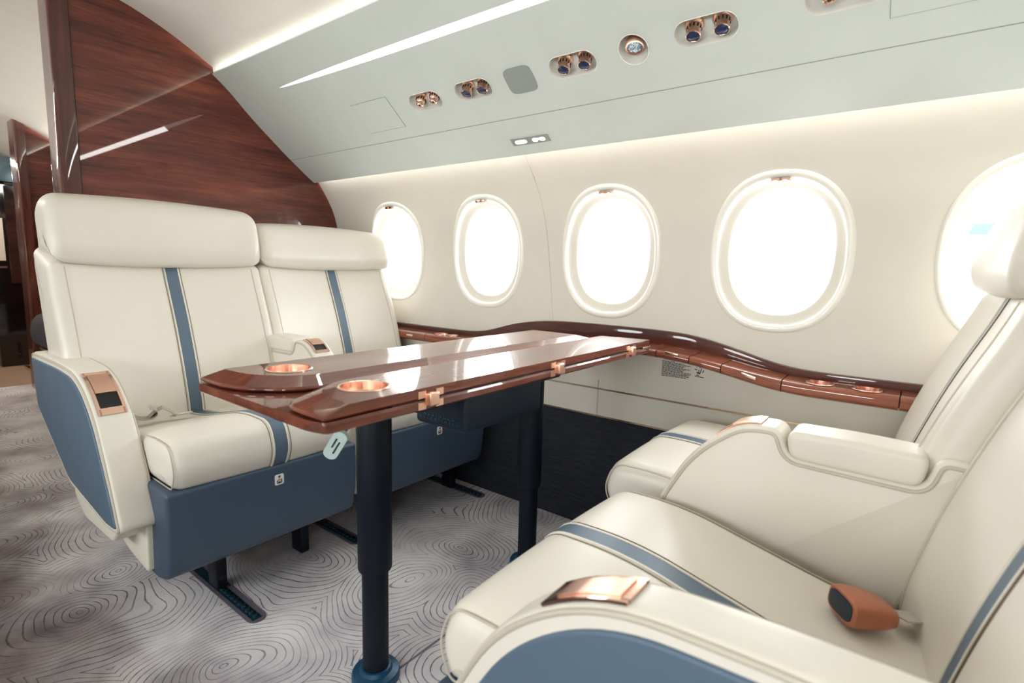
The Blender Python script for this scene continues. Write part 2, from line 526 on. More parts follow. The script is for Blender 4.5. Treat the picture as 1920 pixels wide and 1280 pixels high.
o = mesh_obj('wall_right', wall_with_windows(1, BX - 0.02, XR, WIN_X), M['wall'], angle=60)
struct(o, 'cream curved side wall lining with oval windows', 'wall')
o = mesh_obj('wall_left', wall_with_windows(-1, BX - 0.02, XR, WIN_X), M['wall'], angle=60)
struct(o, 'cream side wall across the aisle behind the viewer', 'wall')

def extrude_x(bm, prof, x0, x1, closed=True, cap=True):
    return loft(bm, [[(x0, y, z) for y, z in prof], [(x1, y, z) for y, z in prof]], cap=cap, closed=closed)
def mirr(prof): return [(2 * YC - y, z) for y, z in prof]

# aft room wall piece beyond the bulkhead
bm = bmesh.new()
wp = [(smooth_wallY(z), z) for z in [0.55 + k * 0.045 for k in range(23)]]
extrude_x(bm, [(1.785, 0.0)] + wp, XA, BX - 0.08, closed=False, cap=False)
struct(mesh_obj('wall_front_room', bm, M['wall']), 'cream side wall of the room beyond the wood bulkhead', 'wall')
# outer skin so no light leaks round the linings
bm = bmesh.new()
SK = [(2.16, -0.1), (2.16, 2.3), (-1.30, 2.3), (-1.30, -0.1)]
for k in range(0, 1): pass
roofp = [(1.70, 1.56), (1.60, 1.70), (1.45, 1.86), (1.2, 2.02), (0.9, 2.12), (YC, 2.17)]
roofp = roofp + [(2 * YC - y, z) for y, z in roofp[-2::-1]]
extrude_x(bm, roofp + [(y, z + 0.03) for y, z in roofp[::-1]], XA, XR + 0.02)
struct(mesh_obj('trim_1', bm, M['ceil']), 'roof structure above the ceiling lining', 'roof')
# ceiling
ceilp = [(1.52, 1.61), (1.42, 1.70), (1.34, 1.775), (1.27, 1.828), (1.215, 1.838), (1.172, 1.836), (1.07, 1.890), (0.951, 1.946), (0.811, 1.994), (0.62, 2.032), (YC, 2.045)]
def dens(p, k=4):
    # catmull-rom densify an open polyline
    out = []
    for i in range(len(p) - 1):
        p0 = Vector(p[max(0, i - 1)]); p1 = Vector(p[i]); p2 = Vector(p[i + 1]); p3 = Vector(p[min(len(p) - 1, i + 2)])
        for j in range(k):
            t = j / k
            out.append(0.5 * ((2 * p1) + (p2 - p0) * t + (2 * p0 - 5 * p1 + 4 * p2 - p3) * t * t + (3 * p1 - p0 - 3 * p2 + p3) * t ** 3))
    out.append(Vector(p[-1])); return out
ceilf = ceilp + [(2 * YC - y, z) for y, z in ceilp[-2::-1]]
cp = [(v.x, v.y) for v in dens(ceilf)]
bm = bmesh.new()
extrude_x(bm, cp + [(y, z + 0.012) for y, z in cp[::-1]], XA, XR)
struct(mesh_obj('ceiling', bm, M['ceil']), 'pale arched ceiling lining lit by the coves', 'ceiling')
# floor
bm = bmesh.new(); box(bm, -5.5, XR, -0.95, 1.80, -0.03, 0.0)
struct(mesh_obj('floor', bm, M['carpet'], smooth=False), 'grey carpet with sculpted curved lines', 'floor')
bm = bmesh.new(); box(bm, XA, -5.505, -0.95, 1.80, -0.03, 0.0)
struct(mesh_obj('floor_front_room', bm, M['aftfloor'], smooth=False), 'tan floor beyond the carpet edge', 'floor')
# end walls
bm = bmesh.new(); box(bm, XR, XR + 0.05, -1.1, 1.95, -0.03, 2.2)
struct(mesh_obj('wall_rear', bm, M['wall'], smooth=False), 'cream end wall behind the facing seats', 'wall')
bm = bmesh.new(); box(bm, XA - 0.05, XA, -1.1, 1.95, -0.03, 2.2)
struct(mesh_obj('wall_front', bm, M['dark'], smooth=False), 'dark end wall far down the aisle', 'wall')
# left lower wall
bm = bmesh.new(); box(bm, XA, XR, -0.98, -0.925, -0.03, 0.60)
struct(mesh_obj('wall_left_lower', bm, M['wall'], smooth=False), 'lower cream lining across the aisle', 'wall')
bm = bmesh.new(); box(bm, XA, BX - 0.02, -0.98, -0.925, 0.60, 1.75)
struct(mesh_obj('wall_left_front', bm, M['wall'], smooth=False), 'cream lining across the aisle in the next room', 'wall')

# overhead panels
OVER = [(1.637, 1.417), (1.595, 1.446), (1.509, 1.510), (1.41, 1.590), (1.313, 1.672), (1.22, 1.760), (1.148, 1.8165)]
ov = [(v.x, v.y) for v in dens(OVER, 5)]
def panel_frame(t_y):
    """point on the panel at given y with tangent (up) and inward normal (towards the cabin)"""
    z = interp(-t_y, [-a for a, b in ov], [b for a, b in ov])
    z2 = interp(-(t_y - 0.01), [-a for a, b in ov], [b for a, b in ov])
    T = Vector((0, -0.01, z2 - z)).normalized()
    N = Vector((1, 0, 0)).cross(T)          # points down / towards the aisle
    if N.z > 0: N = -N
    return Vector((0, t_y, z)), T, N
def thick(p, t):
    v = [Vector(a) for a in p]; out = []
    for i in range(len(v)):
        d = (v[min(i + 1, len(v) - 1)] - v[max(i - 1, 0)]).normalized()
        out.append((v[i].x + d.y * t, v[i].y - d.x * t))
    return out
back = thick(ov, 0.014)
if back[5][1] < ov[5][1]: back = thick(ov, -0.014)
def panel(x0, x1, side):
    p = ov + back[::-1]
    if side < 0: p = mirr(p)
    bm = bmesh.new(); extrude_x(bm, p, x0, x1); return bm

def frame_conv(x, ty):
    P0, T, N = panel_frame(ty)
    X = Vector((1, 0, 0))
    return lambda a, b, c: tuple(Vector((x, 0, 0)) + P0 + X * a + T * b + N * c)   # a along the cabin, b up the panel, c out into the cabin
def stadium(hx, hy, n=14):
    pts = []
    for k in range(n + 1):
        t = -PI / 2 + PI * k / n; pts.append(((hx - hy) + hy * math.cos(t), hy * math.sin(t)))
    for k in range(n + 1):
        t = PI / 2 + PI * k / n; pts.append((-(hx - hy) + hy * math.cos(t), hy * math.sin(t)))
    return pts
def superpts(hx, hy, p=4.0, n=40): return [sup(k * 2 * PI / n, hx, hy, p) for k in range(n)]
def prism(bm, pts, c0, c1, conv, s0=1.0, s1=1.0):
    return loft(bm, [[conv(a * s0, b * s0, c0) for a, b in pts], [conv(a * s1, b * s1, c1) for a, b in pts]])

VENTS = [(-1.513, 1.408, 'bare'), (-1.281, 1.408, 'lens'), (-0.890, 1.406, 'lens'), (-0.503, 1.401, 'lens'), (-0.205, 1.396, 'bare')]
DOME = (-0.697, 1.405)
pan = mesh_obj('trim_2', panel(BX - 0.01, XR, 1), M['panel'], angle=40)
cutters = []
ST = stadium(0.078, 0.034)
for x, y, k in VENTS:
    b = bmesh.new(); prism(b, ST, -0.05, 0.03, frame_conv(x, y)); cutters.append(mesh_obj('cutter', b, None))
b = bmesh.new(); prism(b, superpts(0.041, 0.041, 2.0), -0.05, 0.03, frame_conv(*DOME)); cutters.append(mesh_obj('cutter', b, None))
# slit that holds the light strip: tapered to a point at the far end
def lens_outline():
    lo, hi = [], []
    for k in range(15):
        t = k / 14; x = lerp(-2.25, -1.35, t); w = 0.0135 * math.sin(min(1, t * 1.0) * PI / 2) ** 0.62
        lo.append((x, -w)); hi.append((x, w))
    lo.append((1.5, -0.0135)); hi.append((1.5, 0.0135))
    return lo + hi[::-1]
LO = [(a - 0.0, b) for a, b in lens_outline()]
b = bmesh.new(); prism(b, LO, -0.05, 0.03, frame_conv(0, 1.258)); cutters.append(mesh_obj('cutter', b, None))
boolean_cut(pan, cutters)
struct(pan, 'pale overhead service panel running above the windows', 'overhead panel')
struct(mesh_obj('trim_3', panel(BX - 0.01, XR, -1), M['panel'], angle=40), 'pale overhead panel across the aisle', 'overhead panel')
struct(mesh_obj('trim_4', panel(XA, BX - 0.08, 1), M['panel'], angle=40), 'pale overhead panel beyond the bulkhead', 'overhead panel')
# panel joint line (shadow gap) between lower and upper overhead panels
bm = bmesh.new(); cv = frame_conv(0, 1.509); box(bm, BX, XR, -0.0010, 0.0010, -0.004, 0.0006, cv)
struct(mesh_obj('trim_5', bm, M['grille'], smooth=False), 'thin joint line along the overhead panel', 'joint')
# light strip
bm = bmesh.new(); prism(bm, [(a, b * 1.15) for a, b in LO], -0.022, -0.004, frame_conv(0, 1.258))
tag(mesh_obj('strip_light', bm, M['lamp'], smooth=False), 'long white light strip tapering to a point in the overhead panel', 'light')

# service units in the overhead panel
desc = ['pair of bare copper air nozzles in an oval recess next to the square hatch',
        'oval recess with two navy-lensed copper reading lights, left of the speaker grille',
        'oval recess with two navy-lensed copper reading lights, right of the speaker grille',
        'oval recess with two navy-lensed copper reading lights, right of the round dome light',
        'pair of bare copper air nozzles in an oval recess at the top photo edge']
for (x, y, kind), dsc in zip(VENTS, desc):
    cv = frame_conv(x, y); P0 = Vector(cv(0, 0, 0))
    t = thing('overhead_outlet_unit', dsc, 'air outlet' if kind == 'bare' else 'reading light', P0, 'oval outlet units along the overhead panel')
    bm = bmesh.new()
    rings = []
    for s, c in ((1.07, 0.0012), (1.03, 0.0025), (1.0, 0.001), (0.98, -0.012), (0.9, -0.024), (0.72, -0.031), (0.35, -0.032), (0.05, -0.032)):
        hx, hy = 0.078, 0.034
        d = (s - 1) * 0.034 if s < 1 else (s - 1) * 0.04
        pts = stadium(max(hx + d * (1 if s > 1 else 1), 0.004) if s > 0.3 else 0.05, max(hy + d, 0.001))
        if s < 0.2: pts = [(a * 0.2, b * 0.05) for a, b in ST]
        rings.append([cv(a, b, c) for a, b in pts])
    loft(bm, rings, start=False)
    mesh_obj('recess', bm, M['white_gloss'], t, angle=50)
    for sx in (-0.034, 0.036):
        N = (Vector(cv(0, 0, 1)) - P0).normalized(); T = (Vector(cv(0, 1, 0)) - P0).normalized()
        ax = (N + T * -0.30 + Vector((0.10, 0, 0))).normalized()
        base = Vector(cv(sx, 0.006, -0.031))
        bm = bmesh.new()
        lathe(bm, [(0.0255, 0), (0.0255, 0.004), (0.023, 0.008), (0.019, 0.010), (0.0175, 0.030), (0.0185, 0.033), (0.0185, 0.039), (0.0165, 0.0405), (0.0155, 0.037), (0.001, 0.037)] if kind == 'lens' else
              [(0.0255, 0), (0.0255, 0.004), (0.022, 0.009), (0.018, 0.012), (0.0165, 0.026), (0.013, 0.030), (0.0125, 0.038), (0.010, 0.0395), (0.004, 0.0385), (0.001, 0.034)], base, ax, 32)
        nz = mesh_obj('nozzle', bm, M['copper'], t, label='copper swivel nozzle')
        xa = ax.orthogonal().normalized(); ya = ax.cross(xa)
        bm = bmesh.new()
        for k in range(12):
            a = k * 2 * PI / 12; rd = xa * math.cos(a) + ya * math.sin(a); td = ax.cross(rd)
            ctr = base + ax * 0.0175 + rd * 0.0178
            q = [ctr + td * u * 0.0018 + ax * w * 0.0042 + rd * h * 0.0012 for h in (-1, 1) for u, w in ((-1, -1), (1, -1), (1, 1), (-1, 1))]
            loft(bm, [q[:4], q[4:]])
        mesh_obj('slots', bm, M['slot'], nz, smooth=False, label='ring of dark slots')
        bm = bmesh.new()
        if kind == 'lens':
            lathe(bm, [(0.0158, 0.0362), (0.0150, 0.0382), (0.010, 0.0392), (0.001, 0.0396)], base, ax, 28)
            mesh_obj('lens', bm, M['lens'], nz, label='navy glass lens')
        else:
            lathe(bm, [(0.0042, 0.0384), (0.0042, 0.0392), (0.001, 0.0393)], base, ax, 16)
            mesh_obj('opening', bm, M['slot'], nz, label='dark centre hole')
# dome light
cv = frame_conv(*DOME); P0 = Vector(cv(0, 0, 0)); N = (Vector(cv(0, 0, 1)) - P0).normalized(); T = (Vector(cv(0, 1, 0)) - P0).normalized()
t = thing('dome_light', 'round recessed light with copper rim and sparkling crystal lens in the overhead panel', 'light', P0)
bm = bmesh.new(); lathe(bm, [(0.0445, 0.0012), (0.043, 0.0028), (0.041, 0.001), (0.040, -0.012), (0.034, -0.026), (0.02, -0.030), (0.001, -0.030)], P0, N, 40)
mesh_obj('recess', bm, M['white_gloss'], t)
ax = (N - T * 0.35 + Vector((0.15, 0, 0))).normalized(); base = P0 - N * 0.028 + T * 0.012
bm = bmesh.new(); lathe(bm, [(0.022, 0), (0.026, 0.012), (0.027, 0.024), (0.025, 0.028), (0.0205, 0.0275), (0.0195, 0.024), (0.001, 0.024)], base, ax, 40)
rim = mesh_obj('rim', bm, M['copper_b'], t, label='copper rim')
bm = bmesh.new(); lathe(bm, [(0.0203, 0.0245), (0.018, 0.0275), (0.010, 0.0295), (0.001, 0.030)], base, ax, 40)
mesh_obj('lens', bm, M['sparkle'], t, label='sparkling crystal lens')
# speaker grille
cv = frame_conv(-1.084, 1.411)
bm = bmesh.new()
sk = [(a, b) for a, b in superpts(0.054, 0.0445, 4.5, 48)]
prism(bm, sk, -0.002, 0.0022, cv, 1.0, 0.985)
tag(mesh_obj('speaker_grille', bm, M['grille'], smooth=False), 'grey perforated rounded speaker grille in the overhead panel', 'speaker')
# hatches
def hatch(x0, x1, y0, y1, lbl):
    P0, T, N = panel_frame((y0 + y1) / 2); hy = abs(y1 - y0) / 2 / abs(T.y)
    cv = frame_conv((x0 + x1) / 2, (y0 + y1) / 2); hx = (x1 - x0) / 2
    t = thing('access_hatch', lbl, 'hatch', cv(0, 0, 0))
    bm = bmesh.new()
    rr = lambda s: [(a * (hx + s), b * (hy + s)) for a, b in ((-1, -1), (1, -1), (1, 1), (-1, 1))]
    prism(bm, rr(0.0012), -0.001, 0.0010, cv); mesh_obj('surround_gap', bm, M['grille'], t, smooth=False)
    bm = bmesh.new(); prism(bm, rr(-0.0004), -0.001, 0.0018, cv); mesh_obj('cover', bm, M['panel'], t, smooth=False)
hatch(-1.90, -1.688, 1.366, 1.467, 'square flush hatch in the overhead panel beside the farthest outlet pair')
hatch(-0.125, 0.35, 1.30, 1.455, 'large flush hatch cut off by the top right edge of the photo')
# lit sign
cv = frame_conv(-1.167, 1.587)
t = thing('illuminated_sign', 'small rectangular passenger sign glowing amber above the windows', 'sign', cv(0, 0, 0))
bm = bmesh.new(); box(bm, -0.080, 0.080, -0.0145, 0.0145, -0.002, 0.0022, cv); mesh_obj('sign_frame', bm, M['grille'], t, smooth=False)
bm = bmesh.new()
prism(bm, superpts(0.026, 0.0085, 3), 0.0022, 0.0032, lambda a, b, c: cv(a - 0.040, b, c))
prism(bm, superpts(0.012, 0.0085, 2.5), 0.0022, 0.0032, lambda a, b, c: cv(a + 0.022, b, c))
prism(bm, superpts(0.012, 0.0085, 2.5), 0.0022, 0.0032, lambda a, b, c: cv(a + 0.052, b, c))
prism(bm, superpts(0.006, 0.004, 2.5), 0.0022, 0.0032, lambda a, b, c: cv(a + 0.037, b + 0.003, c))
mesh_obj('sign_symbols', bm, M['amber'], t, smooth=False, label='amber glowing symbols')

# vertical joint of the wall lining
bm = bmesh.new()
zz = [0.72 + k * 0.03 for k in range(25)]
for dx in (0,):
    loft(bm, [[(-1.175 - 0.11 * max(0, z - 0.8) - w, smooth_wallY(z) - 0.0008, z) for z in zz] for w in (0.0, 0.0016)], cap=False, closed=False)
struct(mesh_obj('trim_6', bm, M['cream_seam'], smooth=False), 'fine vertical joint in the side wall lining', 'joint')

# ------------------------------------------------------------------ windows
def window(i, wx, side, named):
    f = (lambda y: y) if side > 0 else (lambda y: 2 * YC - y)
    e = bpy.data.objects.new('window_%d' % i, None); COL.objects.link(e); e.location = (wx, f(1.78), WIN_Z)
    struct(e, named, 'window')
    N = 72
    def ring(a, b, dy, dz=0.0):
        out = []
        for k in range(N):
            x, z = sup(k * 2 * PI / N, a, b)
            out.append((wx + x, f(smooth_wallY(WIN_Z + z) + dy), WIN_Z + z + dz))
        return out
    def ringp(a, b, Y, dz=0.0):
        out = []
        for k in range(N):
            x, z = sup(k * 2 * PI / N, a, b); out.append((wx + x, f(Y), WIN_Z + z + dz))
        return out
    bm = bmesh.new()
    prof = [(0.014, 0.001), (0.0115, -0.0035), (0.006, -0.0065), (-0.001, -0.0070), (-0.007, -0.0045), (-0.010, 0.001), (-0.011, 0.012)]
    loft(bm, [ring(WH + d, WV + d, dy) for d, dy in prof], cap=False)
    mesh_obj('window_frame', bm, M['white_gloss'], e, angle=80, label='white rounded window rim')
    # inner reveal narrowing to the pane
    bm = bmesh.new()
    def blend(t, a, b, Yp):
        r0 = ring(WH - 0.0108, WV - 0.0108, 0.007); r1 = ringp(a, b, Yp)
        s = t * t * (3 - 2 * t)
        return [(lerp(p[0], q[0], s), lerp(p[1], q[1], t), lerp(p[2], q[2], s)) for p, q in zip(r0, r1)]
    loft(bm, [blend(k / 10, 0.147, 0.185, 1.812) for k in range(11)] + [ringp(0.143, 0.181, 1.824)], cap=False)
    mesh_obj('window_reveal', bm, M['wall'], e, angle=80)
    bm = bmesh.new(); loft(bm, [ringp(0.145, 0.183, 1.820), ringp(0.145, 0.183, 1.824)])
    mesh_obj('pane', bm, M['glass'], e, smooth=False, label='clear acrylic pane')
    # blind handle at the top
    if side > 0:
        zt = WIN_Z + WV - 0.015; yt = smooth_wallY(zt) - 0.0065
        bm = bmesh.new()
        pts = stadium(0.026, 0.0062, 8)
        for s in (-1, 1):
            loft(bm, [[(wx + s * 0.0135 + a * 0.5 * m, yt + c, zt + b * m) for a, b in pts] for c, m in ((0.008, 1.0), (-0.006, 1.0), (-0.010, 0.8), (-0.0105, 0.3))])
        mesh_obj('blind_handle', bm, M['copper'], e, label='copper blind pull')
    return e
wl = ['oval window farthest away, beside the wood bulkhead', 'second oval window from the wood bulkhead', 'third oval window from the wood bulkhead, above the table end',
      'fourth oval window from the wood bulkhead, right of the table', 'oval window partly hidden by the headrest at the right edge', 'oval window outside the frame to the right', 'last oval window at the rear']
n = 1
for wx, l in zip(WIN_X, wl): window(n, wx, 1, l); n += 1
for wx in WIN_X: window(n, wx, -1, 'oval window across the aisle behind the viewer'); n += 1
# window surrounds outside: a shallow light box of fuselage skin so that outside light only enters at the panes
for s, nm in ((1, 'trim_7'), (-1, 'trim_8')):
    f = (lambda y: y) if s > 0 else (lambda y: 2 * YC - y)
    bm = bmesh.new(); z0, z1 = 0.60, 1.62
    cur = BX - 0.02
    N = 64; Y = 1.826
    for wx in WIN_X:
        a, b = wx - 0.235, wx + 0.235
        loft(bm, [[(cur, f(Y), z0), (cur, f(Y), z1)], [(a, f(Y), z0), (a, f(Y), z1)]], cap=False, closed=False)
        rings = []
        for t in (0, 1):
            ring = []
            for th in cell_angles(z0, z1, N):
                ex, ez = sup(th, 0.1435, 0.1815); dx, dz = math.cos(th), math.sin(th)
                hz = (z1 - WIN_Z) if dz > 0 else (WIN_Z - z0); kk = min(0.235 / max(abs(dx), 1e-6), hz / max(abs(dz), 1e-6))
                ring.append((wx + lerp(ex, dx * kk, t), f(Y), WIN_Z + lerp(ez, dz * kk, t)))
            rings.append(ring)
        # square off corners
        loft(bm, rings, cap=False); cur = b
        for zc, sg in ((z1, 1), (z0, -1)): pass
    loft(bm, [[(cur, f(Y), z0), (cur, f(Y), z1)], [(XR, f(Y), z0), (XR, f(Y), z1)]], cap=False, closed=False)
    loft(bm, [[(BX - .02, f(Y), z1), (BX - .02, f(1.60), 1.72)], [(XR, f(Y), z1), (XR, f(1.60), 1.72)]], cap=False, closed=False)
    loft(bm, [[(BX - .02, f(Y), z0), (BX - .02, f(Y), -0.03)], [(XR, f(Y), z0), (XR, f(Y), -0.03)]], cap=False, closed=False)
    struct(mesh_obj(nm, bm, M['housing'], smooth=False), 'fuselage skin behind the wall lining', 'fuselage')
# something pale teal outside, seen through the window at the right edge
bm = bmesh.new(); box(bm, 0.06, 3.5, 7.0, 7.3, 1.455, 1.56)
tag(mesh_obj('hangar_beam', bm, M['hangar'], smooth=False), 'pale teal horizontal band outside the rightmost window', 'hangar wall')

# ------------------------------------------------------------------ bulkheads
def bulkhead(x, ya, thickx):
    out = [(ya, 0.0), (1.76, 0.0), (1.78, 0.5)]
    out += [(smooth_wallY(z) + 0.006, z) for z in (0.7, 0.85, 1.0, 1.1, 1.2, 1.28, 1.34, 1.38, 1.41)]
    out += [(1.672, 1.436)]
    out += [(y + 0.006, z + 0.007) for y, z in ov]
    out += [(y, z + 0.004) for y, z in cp if y < 1.168 and y > ya]
    zt = interp(-ya, [-a for a, b in cp], [b for a, b in cp])
    out += [(ya, zt + 0.004)]
    bm = bmesh.new(); loft(bm, [[(x, y, z) for y, z in out], [(x - thickx, y, z) for y, z in out]]); return bm
o = mesh_obj('wall_bulkhead', bulkhead(BX, 0.650, 0.07), M['wood'], smooth=False)
struct(o, 'glossy mahogany bulkhead behind the far pair of seats', 'bulkhead')
def upright(x0, x1, y0, y1, r=0.018):
    p = rpoly([(x0, y0, r), (x1, y0, r), (x1, y1, 0.003), (x0, y1, 0.003)])
    bm = bmesh.new()
    loft(bm, [[(v.x, v.y, z) for v in p] for z in (0.0, 0.8, 1.5, 2.04)]); return bm
o = mesh_obj('trim_9', upright(BX - 0.115, BX + 0.012, 0.585, 0.647), M['wood_v'], angle=60); struct(o, 'rounded glossy wood upright at the aisle end of the bulkhead', 'trim')
bm = bmesh.new(); box(bm, BX - 0.05, BX + 0.002, 0.6465, 0.6505, 0, 2.03)
struct(mesh_obj('trim_10', bm, M['slot'], smooth=False), 'dark joint beside the wood upright', 'joint')
o = mesh_obj('wall_bulkhead_front', bulkhead(-5.25, 1.00, 0.07), M['wood'], smooth=False); struct(o, 'second mahogany bulkhead further down the aisle', 'bulkhead')
o = mesh_obj('trim_11', upright(-5.40, -5.22, 0.935, 0.998), M['wood_v'], angle=60); struct(o, 'wood upright of the farther bulkhead', 'trim')

# ------------------------------------------------------------------ lower side wall: dado, gold mouldings, woven lining
def ybox(name, x0, x1, y0, y1, z0, z1, mat, lbl, cat='panel', bev=0.0):
    bm = bmesh.new(); box(bm, x0, x1, y0, y1, z0, z1, None, bev)
    return struct(mesh_obj(name, bm, mat, smooth=bool(bev)), lbl, cat)
DJ = -0.935
k = 12
for a, b in ((BX, DJ - 0.0012), (DJ + 0.0012, XR)):
    ybox('trim_%d' % k, a, b, 1.745, 1.775, 0.5695, 0.60, M['wall'], 'cream dado panel under the wood ledge, %s' % ('far' if a == BX else 'near')); k += 1
    ybox('trim_%d' % k, a, b, 1.745, 1.775, 0.4665, 0.5655, M['wall'], 'lower cream dado panel, %s' % ('far' if a == BX else 'near')); k += 1
bm = bmesh.new()   # raised part of the dado that follows the wavy ledge
def ledge_top(x):
    xs = [-2.6, -2.0, -1.64, -1.53, -1.45, -1.36, -1.26, -1.16, -1.0, -0.79, -0.68, -0.60, -0.51, -0.43, -0.367, -0.28, -0.14, 0.1, XR]
    zs = [.717, .717, .717, .724, .745, .773, .791, .801, .804, .804, .802, .796, .777, .756, .738, .724, .723, .724, .724]
    return sum(interp(x + d, xs, zs) for d in (-.05, -.025, 0, .025, .05)) / 5
def bmp(x): return max(0.0, min(1.0, (ledge_top(x) - 0.72) / 0.083))
xs_l = [BX + k * (XR - BX) / 150 for k in range(151)]
loft(bm, [[(x, 1.745, 0.600), (x, 1.745, ledge_top(x) - 0.055), (x, 1.775, ledge_top(x) - 0.055), (x, 1.775, 0.600)] for x in xs_l])
struct(mesh_obj('trim_%d' % k, bm, M['wall'], angle=30), 'top edge of the cream dado under the wavy ledge', 'panel'); k += 1
for z, nm in ((0.5675, 'upper'), (0.4640, 'lower')):
    ybox('trim_%d' % k, BX, XR, 1.741, 1.752, z - 0.0028, z + 0.0028, M['gold'], 'thin %s gold moulding along the dado' % nm, 'moulding'); k += 1
bm = bmesh.new(); extrude_x(bm, [(1.749, 0.461), (1.781, 0.0), (1.80, 0.0), (1.77, 0.461)], BX, XR)
struct(mesh_obj('trim_%d' % k, bm, M['textile'], smooth=False), 'dark woven lining of the lower side wall', 'wall lining'); k += 1

# ------------------------------------------------------------------ wooden side ledge
t = thing('side_ledge', 'long wavy glossy mahogany ledge with copper cup holders below the windows', 'ledge', (-0.9, 1.72, 0.70))
bm = bmesh.new()
rings = []
for x in xs_l:
    zt = ledge_top(x); b = bmp(x); zs = zt - 0.020 - 0.026 * b
    rings.append([(x, 1.783, zs - 0.012), (x, 1.768, zs - 0.012), (x, 1.766, zs), (x, 1.7650, zt - 0.003), (x, 1.766, zt - 0.0006), (x, 1.769, zt), (x, 1.783, zt)])
loft(bm, rings)
mesh_obj('back_band', bm, M['wood_b'], t, angle=40, label='upright wooden band against the wall')
JX = [BX, -1.80, -1.30, -0.93, -0.672, -0.567, -0.473, -0.308, -0.030, 0.35, XR]
def ledge_section(x):
    zt = ledge_top(x); b = bmp(x); zs = zt - 0.020 - 0.026 * b; yf = 1.678 - 0.050 * b; zb = zt - 0.063 - 0.012 * b
    p = rpoly([(1.767, zs, 0), (yf, zs - 0.003, 0.014), (yf - 0.002, zb + 0.008, 0.008), (yf + 0.02, zb, 0.0), (1.767, zb, 0)], maxseg=1.0, steps=5)
    return [(x, v.x, v.y) for v in p]
segs = []
for a, b in zip(JX, JX[1:]):
    nn = max(2, int((b - a) / 0.02)); bm = bmesh.new()
    loft(bm, [ledge_section(lerp(a + 0.0014, b - 0.0014, i / nn)) for i in range(nn + 1)])
    sg = mesh_obj('ledge_segment', bm, M['wood_l'], t, angle=50); segs.append((a, b, sg))
bm = bmesh.new(); loft(bm, [[(x, y, z - 0.0) for (x, y, z) in [(x, 1.767, ledge_top(x) - .03 - .026 * bmp(x)), (x, 1.70 - .05 * bmp(x), ledge_top(x) - .03 - .026 * bmp(x)), (x, 1.70 - .05 * bmp(x), ledge_top(x) - .055 - .012 * bmp(x)), (x, 1.767, ledge_top(x) - .055 - .012 * bmp(x))]] for x in xs_l])
bpy.data.meshes  # keep
mesh_obj('ledge_core', bm, M['slot'], t, label='dark core seen in the joints')
def cup_at(x, y, zt, r, parent, seg, depth=0.03, cutobj=None):
    b = bmesh.new(); lathe(b, [(r, -depth - 0.004), (r, 0.02)], (x, y, zt), start=True); c = mesh_obj('cutter', b, None)
    return c
cupz = lambda x: ledge_top(x) - 0.020 - 0.026 * bmp(x) - 0.0015
CUPS = [(-0.218, 1.721, 0.0345), (-0.105, 1.722, 0.0345), (-1.735, 1.722, 0.030), (-1.665, 1.722, 0.024)]
core = [c for c in t.children if c.name.startswith('ledge_core')][0]
cl = []; 
for x, y, r in CUPS:
    for a, b, sg in segs:
        if a < x < b: boolean_cut(sg, [cup_at(x, y, cupz(x), r, t, sg)])
    cl.append(cup_at(x, y, cupz(x), r, t, None))
boolean_cut(core, cl)
for x, y, r in CUPS:
    bm = bmesh.new(); z = cupz(x)
    lathe(bm, [(r + 0.0035, 0.0008), (r + 0.002, 0.003), (r - 0.001, 0.002), (r - 0.002, -0.028), (r - 0.006, -0.031), (0.001, -0.031)], (x, y, z))
    mesh_obj('cup_holder', bm, M['ribcopper'], t, label='copper cup holder')
for x in (-0.620, -0.395, -1.90):
    zt = ledge_top(x); b = bmp(x); yf = 1.678 - 0.050 * b - 0.003; zb = zt - 0.050 - 0.012 * b
    bm = bmesh.new(); sl = (ledge_top(x + .02) - ledge_top(x - .02)) / .04
    box(bm, -0.021, 0.021, -0.002, 0.002, -0.0045, 0.0045, lambda a, bb, c: (x + a, yf + bb, zb + 0.012 + c + a * sl), 0.0015)
    mesh_obj('pull', bm, M['gold'], t, label='small pale gold pull')

# safety text and pictogram on the dado
t = thing('safety_placard', 'small block of dark safety text printed on the cream dado under the ledge', 'placard', (-0.64, 1.744, 0.68))
bm = bmesh.new(); rnd = random.Random(7)
lens_ = [0.45, 0.75, 0.98, 0.80, 0.75, 0.97, 0.78, 0.72, 1.0, 0.99, 0.92, 0.95, 0.85]
for i, L in enumerate(lens_):
    z = 0.7035 - i * 0.0042; x = -0.694
    while x < -0.694 + 0.100 * L:
        w = rnd.uniform(0.004, 0.012); box(bm, x, min(x + w, -0.694 + 0.1 * L), 1.7440, 1.7450, z - 0.0011, z + 0.0011); x += w + 0.0022
mesh_obj('printed_lines', bm, M['ink'], t, smooth=False)
t = thing('pictogram_placard', 'square pictogram placard with dark seat symbols beside the safety text', 'placard', (-0.565, 1.744, 0.68))
bm = bmesh.new(); prism(bm, superpts(0.0205, 0.022, 6), 0, 0.0007, lambda a, b, c: (-0.566 + a, 1.7448 - c, 0.683 + b)); mesh_obj('plate', bm, M['housing'], t, smooth=False)
bm = bmesh.new()
def bar(a0, b0, a1, b1, w=0.0014):
    d = Vector((a1 - a0, b1 - b0)); L = d.length; d.normalize(); nrm = Vector((-d.y, d.x)) * w
    q = [Vector((a0, b0)) + nrm, Vector((a0, b0)) - nrm, Vector((a1, b1)) - nrm, Vector((a1, b1)) + nrm]
    loft(bm, [[(-0.566 + v.x, yy, 0.683 + v.y) for v in q] for yy in (1.7437, 1.7448)])
